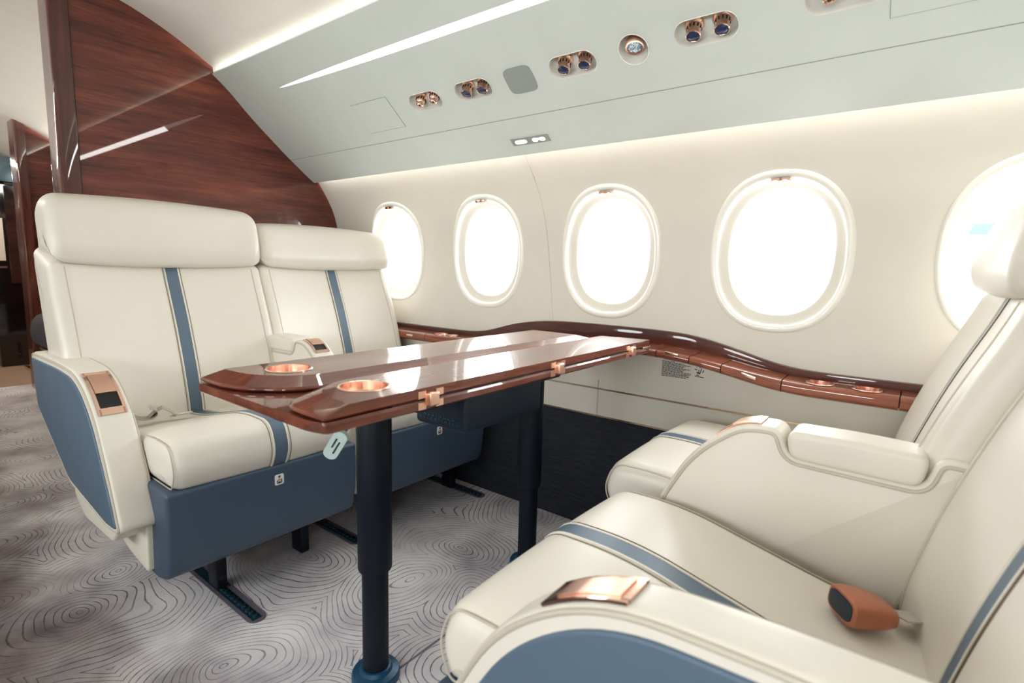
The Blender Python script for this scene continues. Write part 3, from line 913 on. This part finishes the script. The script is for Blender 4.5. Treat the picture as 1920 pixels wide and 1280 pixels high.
for s in ((0.0, 0.018, 0.001, 0.011), (0.006, 0.011, 0.003, -0.004), (-0.003, 0.006, -0.002, -0.002), (-0.017, 0.006, -0.008, 0.0045), (0.014, 0.006, 0.010, -0.004), (-0.009, -0.003, 0.003, -0.005), (-0.009, -0.006, 0.003, -0.008),
          (-0.009, -0.012, -0.001, -0.014), (-0.015, -0.017, 0.015, -0.019), (-0.012, 0.014, -0.007, 0.015)): bar(*s)
mesh_obj('symbols', bm, M['ink'], t, smooth=False)

# ------------------------------------------------------------------ seats
SG = 'leather club seats around the table'
def seat(label, X0, m, yc, side_mat, mid_arm, arm_dx=0.0, arm_dz=0.0, WG=0.050, tw=0.0, hz=0.0, ya=None, lv=None, yr=0.322):
    cv = lambda x, y, z: (X0 + m * x, yc + y, z)
    root = thing('cabin_seat', label, 'seat', (X0 + m * 0.2, yc, 0.0), SG)
    P = lambda name, bm, mat, par=None, **k: mesh_obj(name, bm, mat, par or root, **k)
    # --- base
    bp = rpoly([(-0.12, 0.23, 0.04), (0.46, 0.175, 0.03), (0.535, 0.195, 0.03), (0.553, 0.30, 0.2), (0.553, 0.427, 0.012), (0.10, 0.44, 0.02), (-0.12, 0.44, 0.02)])
    P('base', slab(bp, -0.275, 0.278, 0.010, cv, crown=0.0), M['navy'])
    bm = bmesh.new(); box(bm, 0.0, 0.34, -0.20, 0.21, 0.13, 0.22, cv, 0.01); P('under_frame', bm, M['black'])
    for fx in (0.08, 0.335):
        for fy in (-0.075, 0.20) if mid_arm is False else (-0.075 + 0.0, 0.29):
            bm = bmesh.new(); box(bm, fx - 0.03, fx + 0.03, fy - 0.016, fy + 0.016, 0.012, 0.12, cv, 0.005)
            lathe(bm, [(0.011, 0), (0.011, 0.012), (0.001, 0.013)], cv(fx + 0.02, fy, 0.045), (m, 0, 0.6), 14)
            P('floor_fitting', bm, M['black'])
    # cream side piece of the base under the arm
    bm = slab(rpoly([(0.10, 0.34, 0.02), (0.20, 0.24, 0.03), (0.32, 0.205, 0.02), (0.445, 0.192, 0.012), (0.452, 0.335, 0.005)]), -0.290, -0.270, 0.006, cv)
    P('base_side', bm, M['housing'])
    # --- seat cushion
    sc = rpoly([(-0.05, 0.42, 0.02), (0.545, 0.420, 0.018), (0.572, 0.475, 0.06), (0.545, 0.555, 0.07), (0.40, 0.558, 0.15), (0.25, 0.522, 0.15), (0.12, 0.492, 0.1), (-0.05, 0.475, 0.02)], 0.02)
    P('seat_cushion', slab(sc, -0.262, 0.268, 0.035, cv, crown=0.006, fan=True), M['cream'])
    par = [c for c in root.children if c.name.startswith('seat_cushion')][-1]
    P('seat_stripe', slab(sc, -0.002, 0.036, 0.0012, cv, off=0.0015, ny=2, edge=1), M['blue'], par, label='grey blue stripe')
    for y in (-0.0065, 0.036):
        P('stripe_edge', slab(sc, y, y + 0.0045, 0.001, cv, off=0.0028, ny=1, edge=2), M['cream'], par, label='cream piping beside the stripe')
    for y in (-0.0125, 0.0455):
        P('stitching', slab(sc, y, y + 0.0013, 0.0002, cv, off=0.0012, ny=1, edge=1), M['stitch'], par, label='dark stitching')
    # side seam of the cushion
    ss = offset_poly(sc, 0.016)
    for y in (-0.2555, 0.2615):
        bm = bmesh.new(); q = offset_poly(sc, 0.012); tube(bm, [cv(v.x, y, v.y) for v in q], 0.0016, 6, closed=True); P('cushion_seam', bm, M['cream_seam'], par)
    # --- backrest
    bk = rpoly([(0.012, 0.40, 0.02), (0.010, 0.50, 0.1), (-0.022, 0.64, 0.2), (-0.075, 0.80, 0.2), (-0.128, 0.925, 0.1), (-0.150, 0.985, 0.02), (-0.33, 1.04, 0.05), (-0.34, 0.98, 0.08), (-0.19, 0.42, 0.05)], 0.02)
    P('backrest', slab(bk, -0.327, yr, 0.038, cv, wing=WG, wp=2.2, ny=14, tw=tw, fan=True), M['cream'])
    par = [c for c in root.children if c.name.startswith('backrest')][-1]
    ycs = ((yr - 0.327) / 2, (yr + 0.327) / 2)
    bs = [v for v in bk]
    def back_strip(nm, y0, y1, off, mat, lbl):
        P(nm, slab(bk, y0, y1, 0.001, cv, off=off, ny=1, edge=1, ycs=ycs), mat, par, label=lbl)
    back_strip('back_stripe', -0.002, 0.036, 0.0015, M['blue'], 'grey blue stripe')
    for y in (-0.0065, 0.036): back_strip('stripe_edge', y, y + 0.0045, 0.0032, M['cream'], 'cream piping beside the stripe')
    for y in (-0.0105, 0.0435): back_strip('stitching', y, y + 0.0013, 0.0022, M['stitch'], 'dark stitching')
    def wingx(y): return WG * min(1, abs((y - ycs[0]) / ycs[1])) ** 2.2
    # side border seams on the front face
    for y in (-0.286, yr - 0.040):
        q = [v for v in bk if v.x > -0.16 and 0.42 < v.y < 0.975]
        q.sort(key=lambda v: v.y)
        bm = bmesh.new(); tube(bm, [cv(v.x + wingx(y) + 0.0005, y, v.y) for v in q], 0.0014, 6); P('side_seam', bm, M['cream_seam'], par)
    # --- headrest
    hr = rpoly([(-0.115, 0.968, 0.03), (-0.098, 1.02, 0.05), (-0.105, 1.09 + hz, 0.08), (-0.135, 1.190 + hz, 0.06), (-0.25, 1.212 + hz, 0.05), (-0.33, 1.15 + hz, 0.06), (-0.30, 0.985, 0.03)], 0.02)
    P('headrest', slab(hr, -0.320, 0.322, 0.045, cv, wing=WG * 0.75, wp=2.4, tw=tw, fan=True, crown=0.014, ny=14, edge=7), M['cream'])
    # --- armrest on the aisle side
    if not mid_arm:
        ap = rpoly([(-0.26, 0.700, 0.02), (0.05, 0.704, 0.2), (0.215, 0.694, 0.14), (0.335, 0.612, 0.14), (0.415, 0.47, 0.1), (0.480, 0.325, 0.03), (0.385, 0.318, 0.02), (0.07, 0.352, 0.02), (-0.23, 0.520, 0.02)], 0.02)
    else:
        ap = rpoly([(-0.115, 0.722, 0.01), (-0.06, 0.725, 0.02), (-0.045, 0.672, 0.02), (0.150, 0.676, 0.02), (0.168, 0.725, 0.02), (0.235, 0.722, 0.08), (0.325, 0.650, 0.12), (0.395, 0.52, 0.1), (0.46, 0.33, 0.03), (0.385, 0.318, 0.02), (0.07, 0.352, 0.02), (-0.03, 0.42, 0.02)], 0.015)
    ap = [Vector((v.x + arm_dx, v.y + arm_dz)) for v in ap]
    yb = -0.266 if not mid_arm else -0.262
    if ya is None: ya = -0.352 if not mid_arm else -0.345
    P('armrest', slab(ap, ya, yb, 0.011, cv, ny=4), M['cream'])
    par = [c for c in root.children if c.name.startswith('armrest')][-1]
    if not mid_arm:
        inner = rpoly([(-0.252, 0.680, 0.01), (0.04, 0.684, 0.2), (0.20, 0.675, 0.15), (0.31, 0.600, 0.14), (0.392, 0.465, 0.1), (0.458, 0.338, 0.015), (0.385, 0.333, 0.02), (0.075, 0.366, 0.03), (-0.22, 0.530, 0.02)], 0.02)
        inner = [Vector((v.x + arm_dx, v.y + arm_dz)) for v in inner]
        P('outer_panel', slab(inner, ya - 0.0045, ya + 0.004, 0.004, cv, ny=1), side_mat, par, label='blue leather outer panel')
        for y in (ya + 0.002, yb - 0.002):
            bm = bmesh.new(); q = offset_poly(ap, 0.007); tube(bm, [cv(v.x, y - (0.001 if y < -.3 else -.001), v.y) for v in q], 0.0036, 8, closed=True); P('piping', bm, M['cream_seam'], par)
    else:
        for y in (ya, yb):
            bm = bmesh.new(); q = offset_poly(ap, 0.010); tube(bm, [cv(v.x, y, v.y) for v in q], 0.0035, 8, closed=True); P('piping', bm, M['cream_seam'], par)
        pd = rpoly([(-0.052, 0.723, 0.022), (-0.043, 0.669, 0.02), (0.149, 0.673, 0.02), (0.158, 0.724, 0.022), (0.05, 0.727, 0.1)], 0.02)
        P('arm_pad', slab(pd, ya - 0.003, yb + 0.003, 0.011, cv, ny=4), M['cream'], par)
    # recline lever let into the arm: frame, flap, dark well
    s = lv or ((0.20, 0.325) if not mid_arm else (0.195, 0.265))
    run = [v for v in ap if v.y > 0.5 and s[0] < v.x - arm_dx < s[1] + 0.02]
    run.sort(key=lambda v: v.x)
    # resample finely
    fine = []
    for a, b in zip(run, run[1:]):
        for k in range(6): fine.append(a.lerp(b, k / 6))
    fine.append(run[-1])
    L = len(fine); y0l, y1l = (ya + 0.015, yb - 0.015) if lv is None else (ya + 0.009, yb - 0.009)
    if L > 8:
        bm = bmesh.new()
        strip_plate(fine, y0l - 0.003, y0l + 0.004, 0.0035, cv, bm); strip_plate(fine, y1l - 0.004, y1l + 0.003, 0.0035, cv, bm)
        strip_plate(fine[:max(3, L // 10)], y0l, y1l, 0.0035, cv, bm); strip_plate(fine[-max(3, L // 9):], y0l, y1l, 0.0035, cv, bm)
        lv = P('lever_frame', bm, M['copper'], par, angle=25, label='copper lever surround')
        bm = bmesh.new(); strip_plate(fine, y0l, y1l, 0.001, cv, bm); P('lever_well', bm, M['slot'], par, label='dark well')
        bm = bmesh.new(); strip_plate(fine[L // 12:int(L * 0.66)], y0l + 0.005, y1l - 0.005, 0.0045, cv, bm, 0.001); P('lever', bm, M['copper_b'], par, angle=25, label='copper recline lever')
    # lower housing below the arm
    hp = rpoly([(0.04, 0.375, 0.02), (0.045, 0.31, 0.02), (0.13, 0.262, 0.03), (0.37, 0.268, 0.02), (0.43, 0.33, 0.01), (0.30, 0.36, 0.01)])
    hp = [Vector((v.x, v.y + min(0, arm_dz))) for v in hp]
    P('arm_housing', slab(hp, ya + 0.012, -0.268, 0.008, cv, ny=2), M['housing'])
    # inboard hidden side filler between back and base
    # seat belt anchor placard on the base front
    cvp = lambda a, b, c: cv(0.5525 + c, 0.014 + a, 0.383 + b)
    bm = bmesh.new(); prism(bm, superpts(0.0135, 0.0155, 7), 0.0, 0.0016, cvp); lb = P('placard', bm, M['label'], None, smooth=False, label='white belt placard')
    bm = bmesh.new()
    prism(bm, superpts(0.0032, 0.0036, 2), 0.0016, 0.0022, lambda a, b, c: cvp(a, b + 0.0085, c))
    prism(bm, [(-0.008, -0.0115), (-0.006, -0.0115), (-0.006, -0.0015), (-0.008, -0.0015)], 0.0016, 0.0022, cvp)
    prism(bm, [(0.006, -0.0115), (0.008, -0.0115), (0.008, 0.001), (0.006, 0.001)], 0.0016, 0.0022, cvp)
    prism(bm, [(-0.0045, -0.0115), (0.0045, -0.0115), (0.0042, -0.006), (-0.0042, -0.006)], 0.0016, 0.0022, cvp)
    P('placard_figure', bm, M['ink'], lb, smooth=False)
    bm = bmesh.new(); prism(bm, [(-0.006, -0.006), (-0.0035, -0.006), (0.0, -0.003), (0.0035, -0.006), (0.006, -0.006), (0.005, 0.001), (0, 0.003), (-0.005, 0.001)], 0.0016, 0.0021, cvp)
    P('placard_arms', bm, M['ink_o'], lb, smooth=False)
    return root, cv

A_, cvA = seat('cream seat with blue stripe and blue outer arm panel, nearer the aisle at the left', -1.97, 1, 0.746, M['blue'], False)
B_, cvB = seat('cream seat by the window behind the table, next to the wood bulkhead', -1.97, 1, 1.386, M['cream'], True, hz=-0.04, yr=0.298)
C_, cvC = seat('large foreground cream seat with blue outer arm panel at the bottom right', 0.065, -1, 0.746, M['blue'], False, arm_dx=0.068, arm_dz=0.006, ya=-0.328, lv=(0.178, 0.262))
D_, cvD = seat('cream window seat at the right, behind the foreground seat', -0.02, -1, 1.392, M['cream'], True, WG=0.020, tw=0.008, hz=-0.03, yr=0.298)

# --- belts
def ribbon(bm, pts, wdir, w, th=0.0016):
    wd = Vector(wdir).normalized() * w / 2; rings = []
    P3 = [Vector(p) for p in pts]
    for i, p in enumerate(P3):
        d = (P3[min(i + 1, len(P3) - 1)] - P3[max(0, i - 1)]).normalized()
        nn = d.cross(wd).normalized() * th
        rings.append([p - wd, p + wd, p + wd + nn, p - wd + nn])
    return loft(bm, rings)
t = thing('seat_belt', 'grey folded seat belt lying on the far aisle seat beside its armrest', 'seat belt', (-1.86, 0.53, 0.50))
pts = []
for k in range(26):
    a = k / 25 * PI * 1.5 + PI * 0.9
    rr_ = 0.024 * (1 - 0.35 * k / 25)
    pts.append((-1.87 + 0.28 * rr_ * 1.5 * math.cos(a), 0.585 + 0.96 * rr_ * 1.5 * math.cos(a), 0.530 + rr_ * 0.9 * math.sin(a)))
bm = bmesh.new(); ribbon(bm, [(-1.90, 0.50, 0.508), (-1.885, 0.53, 0.507)] + pts, (0.96, -0.28, 0.0), 0.05); mesh_obj('webbing', bm, M['strap'], t)
bm = bmesh.new(); ribbon(bm, [(-1.885, 0.59, 0.508), (-1.88, 0.61, 0.528), (-1.875, 0.63, 0.538), (-1.87, 0.65, 0.524), (-1.865, 0.662, 0.508)], (0.96, -0.28, 0), 0.046); mesh_obj('webbing', bm, M['strap'], t)
bm = bmesh.new(); box(bm, -0.018, 0.018, -0.022, 0.022, -0.003, 0.003, lambda a, b, c: (-1.845 + a, 0.672 + b + a * .3, 0.512 + c + a * 0.3), 0.0015); mesh_obj('tongue', bm, M['silver'], t, label='metal belt tongue')

t = thing('seat_belt', 'copper coloured belt buckle on grey webbing lying on the foreground seat', 'seat belt', (-0.03, 0.86, 0.49))
B0 = Vector((-0.056, 0.886, 0.512)); B1 = Vector((0.014, 0.938, 0.502))
d = (B1 - B0).normalized(); up = Vector((0, 0, 1)); sd = d.cross(up).normalized(); up = sd.cross(d)
Lb = (B1 - B0).length
def bc(a, b, c): return tuple(B0 + d * a + sd * b + up * c)
bm = bmesh.new()
rings = []
for u, w, h in ((0, 0.031, 0.0185), (0.004, 0.0335, 0.021), (0.02, 0.0345, 0.022), (0.05, 0.034, 0.021), (0.085, 0.031, 0.017), (0.102, 0.028, 0.013), (0.106, 0.025, 0.010)):
    rings.append([bc(u * Lb / 0.106 * 0.8, x, y + 0.008) for x, y in superpts(w, h, 3.5, 36)])
loft(bm, rings); bk_ = mesh_obj('buckle', bm, M['buckle'], t, label='satin copper buckle')
bm = bmesh.new(); loft(bm, [[bc(u, x, y + 0.008) for x, y in superpts(w, h, 3.5, 36)] for u, w, h in ((0.002, 0.0275, 0.0150), (-0.0012, 0.0275, 0.0150), (-0.0022, 0.025, 0.0125))])
mesh_obj('buckle_mouth', bm, M['blackbox'], bk_, label='dark buckle mouth')
bm = bmesh.new(); ribbon(bm, [bc(0.085, 0, 0.004), bc(0.11, 0.0, 0.006), bc(0.14, -0.003, 0.002), bc(0.17, -0.006, 0.0), bc(0.21, -0.008, -0.006)], tuple(sd + up * 0.25), 0.046, 0.002)
mesh_obj('webbing', bm, M['strap'], t)

# ------------------------------------------------------------------ seat tracks in the floor
def track(x0, x1, y, lbl):
    t = thing('seat_track', lbl, 'seat track', ((x0 + x1) / 2, y, 0.0), 'metal seat tracks let into the carpet')
    bm = bmesh.new(); p = stadium((x1 - x0) / 2, 0.026, 8)
    prism(bm, p, 0.0, 0.003, lambda a, b, c: ((x0 + x1) / 2 + a, y + b, c)); mesh_obj('cover_strip', bm, M['trackcover'], t, smooth=False)
    bm = bmesh.new()
    box(bm, x0 + 0.01, x1 - 0.014, y - 0.016, y + 0.010, 0.003, 0.0045)
    mesh_obj('rail', bm, M['railteal'], t, smooth=False)
    bm = bmesh.new(); x = x1 - 0.03
    while x > x1 - 0.30 and x > x0:
        lathe(bm, [(0.0075, 0.0), (0.0075, 0.0045), (0.006, 0.0055), (0.001, 0.0055)], (x, y - 0.003, 0.0045), n=14); x -= 0.022
    mesh_obj('studs', bm, M['steel'], t, label='row of round rail studs')
track(-2.2, -1.385, 0.676, 'dark metal seat track with round studs, under the left aisle seat near the viewer')
track(-2.2, -1.53, 1.118, 'dark metal seat track between the two far seats, half hidden by the table leg')
track(-2.2, -1.455, 1.712, 'dark metal seat track next to the side wall under the window seat')

# ------------------------------------------------------------------ table
TZ = 0.792
tb = thing('folding_table', 'glossy mahogany folding table with copper cup holders on two black columns', 'table', (-0.93, 1.0, 0.0))
def leaf(name, bot, top, z0, z1, cham, label=None, mat='wood_t'):
    bm = bmesh.new()
    def mk(p): return rpoly(p, maxseg=0.03, steps=8)
    n = len(bot)
    rb, rt = mk(bot), mk(top)
    return rb, rt
def resamp(p, N):
    # resample closed polygon to N points, starting at its first point, keeping arc proportions
    L = [0]
    for i in range(len(p)): L.append(L[-1] + (p[(i + 1) % len(p)] - p[i]).length)
    out = []; 
    for k in range(N):
        s = L[-1] * k / N
        for i in range(len(p)):
            if L[i] <= s <= L[i + 1]:
                out.append(p[i].lerp(p[(i + 1) % len(p)], (s - L[i]) / max(1e-9, L[i + 1] - L[i]))); break
    return out
def corner_pts(P_, steps=8, sub=12):
    """same topology for bottom and top outline: every corner arc has steps+1 points, every straight sub points"""
    n = len(P_); arcs = []
    for i in range(n):
        p = Vector(P_[i][:2]); a = Vector(P_[i - 1][:2]); b = Vector(P_[(i + 1) % n][:2]); r = max(P_[i][2], 0.0005)
        dd = min(r, (a - p).length * .49, (b - p).length * .49)
        p0 = p + (a - p).normalized() * dd; p1 = p + (b - p).normalized() * dd
        arcs.append([p0 * (1 - k / steps) ** 2 + p * 2 * (k / steps) * (1 - k / steps) + p1 * (k / steps) ** 2 for k in range(steps + 1)])
    out = []
    for i in range(n):
        out += arcs[i]; q0 = arcs[i][-1]; q1 = arcs[(i + 1) % n][0]
        for k in range(1, sub): out.append(q0.lerp(q1, k / sub))
    return out
def table_leaf(name, bot, top, z0, z1, zm, label=None):
    b, t_ = corner_pts(bot), corner_pts(top)
    b_in = offset_poly(b, 0.003)
    bm = bmesh.new()
    R = lambda pts, z: [(v.x, v.y, z) for v in pts]
    loft(bm, [R(b_in, z0), R(b, z0 + 0.003), R(b, zm - 0.003), R([q.lerp(w, 0.08) for q, w in zip(b, t_)], zm), R([q.lerp(w, 0.94) for q, w in zip(b, t_)], z1 - 0.0009), R(t_, z1)])
    return mesh_obj(name, bm, M['wood_t'], tb, angle=9, label=label)
XF, XB, YN, YF = -0.670, -1.080, 0.427, 1.575
# lower leaf
lowb = [(XB, YN - 0.004, 0.012), (XF - 0.035, YN - 0.004, 0.02), (XF, YN + 0.006, 0.012), (XF, YF, 0.008), (XB, YF, 0.008)]
lowt = lowb
table_leaf('lower_leaf', lowb, [(a + (0.002 if a < -0.9 else -0.002), b, r) for a, b, r in lowb], 0.752, 0.770, 0.765, label='lower folded leaf')
# rear upper leaf
rb_ = [(XB, YN, 0.008), (-0.955, YN, 0.06), (-0.852, YN + 0.085, 0.07), (-0.846, YF - 0.03, 0.01), (XB, YF - 0.03, 0.01)]
rt_ = [(XB + 0.012, YN + 0.040, 0.008), (-0.975, YN + 0.048, 0.05), (-0.900, YN + 0.112, 0.07), (-0.892, YF - 0.07, 0.01), (XB + 0.012, YF - 0.07, 0.01)]
rear = table_leaf('upper_leaf', rb_, rt_, 0.7725, TZ, 0.780, label='rear upper leaf with a cup holder')
fb_ = [(-0.838, YN + 0.09, 0.06), (-0.785, YN, 0.05), (XF, YN, 0.006), (XF, YF, 0.006), (-0.832, YF, 0.006)]
ft_ = [(-0.822, YN + 0.115, 0.05), (-0.765, YN + 0.052, 0.05), (XF - 0.001, YN + 0.046, 0.003), (XF - 0.001, YF - 0.003, 0.003), (-0.826, YF - 0.03, 0.003)]
front = table_leaf('upper_leaf', fb_, ft_, 0.7725, TZ, 0.780, label='front upper leaf with a cup holder')
# dark spline between the leaves so the fold reads
bm = bmesh.new(); box(bm, XB + 0.01, XF - 0.004, YN + 0.13, YF - 0.035, 0.769, 0.774); mesh_obj('fold_gap', bm, M['slot'], tb, smooth=False, label='dark gap between folded leaves')
for lf, (cx_, cy_, r) in ((rear, (-0.985, 0.556, 0.041)), (front, (-0.752, 0.560, 0.041))):
    b = bmesh.new(); lathe(b, [(r, -0.03), (r, 0.02)], (cx_, cy_, TZ), start=True); boolean_cut(lf, [mesh_obj('cutter', b, None)], 9)
    bm = bmesh.new(); lathe(bm, [(r + 0.0035, 0.0004), (r + 0.002, 0.0022), (r - 0.001, 0.0015), (r - 0.0015, -0.0140), (r - 0.004, -0.0165), (0.001, -0.0165)], (cx_, cy_, TZ))
    mesh_obj('cup_holder', bm, M['ribcopper'], lf, label='copper cup holder')
# copper hinges on the long edge
for y in (0.640, 1.048, 1.440):
    bm = bmesh.new(); xx = XF
    H = [(-.030, .7545), (-.012, .7545), (-.012, .7600), (.012, .7600), (.012, .7545), (.030, .7545), (.030, .7675), (.014, .7675), (.014, .7745), (.030, .7745), (.030, .7870), (.012, .7870), (.012, .7815), (-.012, .7815), (-.012, .7870), (-.030, .7870), (-.030, .7745), (-.014, .7745), (-.014, .7675), (-.030, .7675)]
    loft(bm, [[(xq, y + a, b) for a, b in H] for xq in (xx - 0.002, xx + 0.0012)])
    h = mesh_obj('hinge', bm, M['copper_b'], tb, smooth=False, label='copper H shaped hinge')
    bm = bmesh.new(); box(bm, xx - 0.002, xx + 0.012, y - 0.011, y + 0.011, 0.7600, 0.7840, None, 0.003); mesh_obj('hinge_knuckle', bm, M['copper_b'], h)
# cream latch at the far corner
bm = bmesh.new(); box(bm, XF - 0.002, XF + 0.005, 1.515, 1.570, 0.7695, 0.7745, None, 0.0012); mesh_obj('latch', bm, M['gold'], tb, label='pale latch at the far corner')
# mechanism below
bm = bmesh.new(); box(bm, -1.05, XF - 0.075, 0.52, 1.50, 0.728, 0.753, None, 0.004); mesh_obj('slide_frame', bm, M['black'], tb)
bm = bmesh.new()
box(bm, -1.06, -0.875, 0.955, 1.285, 0.585, 0.73, None, 0.012); box(bm, -1.05, -0.877, 0.80, 1.40, 0.668, 0.735, None, 0.012)
hb = mesh_obj('drive_box', bm, M['blackbox'], tb, label='dark box under the table')
bm = bmesh.new(); rnd = random.Random(3)
for i in range(2):
    x = -1.04 - 0.0
    while x < -0.905:
        w = rnd.uniform(0.006, 0.014); box(bm, x, min(x + w, -0.9), 0.9535, 0.9552, 0.604 + i * 0.009, 0.6075 + i * 0.009); x += w + 0.004
mesh_obj('warning_print', bm, M['steel'], hb, smooth=False, label='small pale blue printed lines')
for (lx, ly) in ((-0.975, 0.753), (-0.992, 1.400)):
    bm = bmesh.new(); lathe(bm, [(0.0385, 0.285), (0.040, 0.290), (0.040, 0.73), (0.038, 0.735)], (lx, ly, 0), n=48)
    lg = mesh_obj('leg', bm, M['black'], tb, label='black telescopic column')
    bm = bmesh.new(); lathe(bm, [(0.031, 0.01), (0.031, 0.30)], (lx, ly, 0), n=48); mesh_obj('lower_tube', bm, M['black'], lg)
    bm = bmesh.new(); lathe(bm, [(0.058, 0.0), (0.058, 0.014), (0.055, 0.019), (0.040, 0.022), (0.036, 0.030), (0.031, 0.031)], (lx, ly, 0), n=48); mesh_obj('foot', bm, M['teal'], lg, label='teal round floor flange')
# release handle with its tag
bm = bmesh.new(); tube(bm, [(-0.955, 0.70, 0.700), (-0.935, 0.655, 0.700), (-0.895, 0.615, 0.692), (-0.865, 0.600, 0.682)], 0.0055, 10); tube(bm, [(-0.90, 0.60, 0.724), (-0.80, 0.585, 0.744), (-0.74, 0.60, 0.748)], 0.0035, 8)
hd = mesh_obj('release_handle', bm, M['silver'], tb, label='grey release rod')
T0 = Vector((-0.862, 0.594, 0.680)); T1 = Vector((-0.912, 0.592, 0.618)); dd = (T1 - T0).normalized(); vw = (Vector((0, 0, 1)) - T0).normalized(); sdd = dd.cross(vw).normalized(); nn = sdd.cross(dd).normalized()
if nn.dot(vw) < 0: nn = -nn
bm = bmesh.new(); pts = stadium((T1 - T0).length / 2, 0.0145, 8); mid = (T0 + T1) / 2
prism(bm, pts, -0.004, 0.004, lambda a, b, c: tuple(mid + dd * a + sdd * b + nn * c))
tg = mesh_obj('handle_tag', bm, M['tagc'], hd, smooth=False, label='pale green handle tag')
bm = bmesh.new()
for i, (u, v, w) in enumerate(((-0.008, 0.004, 0.017), (0.004, -0.004, 0.022))):
    prism(bm, [(u - w, v - 0.0016), (u + w, v - 0.0016), (u + w, v + 0.0016), (u - w, v + 0.0016)], 0.004, 0.0046, lambda a, b, c: tuple(mid + dd * a * 0.8 + sdd * b + nn * c))
mesh_obj('tag_print', bm, M['ink'], tg, smooth=False)
# small clamp behind the near column
bm = bmesh.new(); box(bm, -0.90, -0.86, 0.735, 0.80, 0.715, 0.745, None, 0.003); mesh_obj('clamp', bm, M['silver'], tb)
bm = bmesh.new(); box(bm, -0.90, -0.845, 0.815, 0.87, 0.70, 0.735, None, 0.004); mesh_obj('slide_block', bm, M['black'], tb)

# ------------------------------------------------------------------ beyond the bulkhead
t = thing('divan', 'dark grey sofa end visible through the aisle beyond the bulkhead', 'sofa', (-4.3, 1.3, 0.0))
sp = rpoly([(0.82, 0.42, 0.08), (0.80, 0.53, 0.08), (0.84, 0.63, 0.09), (1.0, 0.64, 0.05), (1.72, 0.64, 0.05), (1.72, 0.42, 0.03)])
bm = slab(sp, 0, 1.6, 0.05, lambda x, y, z: (-4.6 + y, x, z)); mesh_obj('seat', bm, M['charcoal'], t)
bm = bmesh.new(); box(bm, -4.55, -3.1, 0.90, 1.72, 0.0, 0.40, None, 0.01); mesh_obj('base', bm, M['dark'], t)
bm = bmesh.new(); box(bm, -4.58, -3.1, 0.85, 0.92, 0.39, 0.42, None, 0.008); mesh_obj('edge_trim', bm, M['silver'], t, label='pale metal edge trim')
bm = slab(rpoly([(0.93, 0.64, 0.03), (0.99, 0.76, 0.06), (1.15, 0.80, 0.05), (1.4, 0.65, 0.05)]), 0, 0.4, 0.06, lambda x, y, z: (-4.5 + y, x, z)); tag(mesh_obj('cushion', bm, M['strap']), 'pale cushion lying on the dark sofa beyond the bulkhead', 'cushion')
t = thing('galley_cabinet', 'tall black lacquer cabinet at the left edge of the photo', 'cabinet', (-6.6, 1.2, 0.0))
bm = bmesh.new(); box(bm, -6.95, -6.5, 0.94, 1.55, 0.0, 1.62, None, 0.01); mesh_obj('body', bm, M['dark'], t)
bm = bmesh.new(); box(bm, -6.50, -6.485, 1.06, 1.135, 0.75, 1.60); mesh_obj('glass_strip', bm, M['mirror'], t, smooth=False, label='bluish mirrored strip')
bm = bmesh.new(); box(bm, -6.50, -6.49, 0.97, 1.035, 0.95, 1.32); mesh_obj('door_panel', bm, M['strap'], t, smooth=False, label='pale ribbed panel')
bm = bmesh.new(); box(bm, -6.50, -6.485, 0.96, 1.04, 0.885, 0.90); mesh_obj('handle', bm, M['silver'], t, smooth=False)
bm = bmesh.new(); box(bm, -6.62, -6.5, 0.60, 1.30, 1.64, 1.85)
tag(mesh_obj('mirror_panel', bm, M['mirror'], smooth=False), 'smoked mirror panel above the black cabinet at the far left', 'mirror')
bm = bmesh.new(); box(bm, -6.3, -5.9, 1.055, 1.085, 0.0, 0.03, None, 0.004)
tag(mesh_obj('floor_threshold', bm, M['gold'], smooth=False), 'short gold threshold strip on the tan floor at the far left', 'threshold')
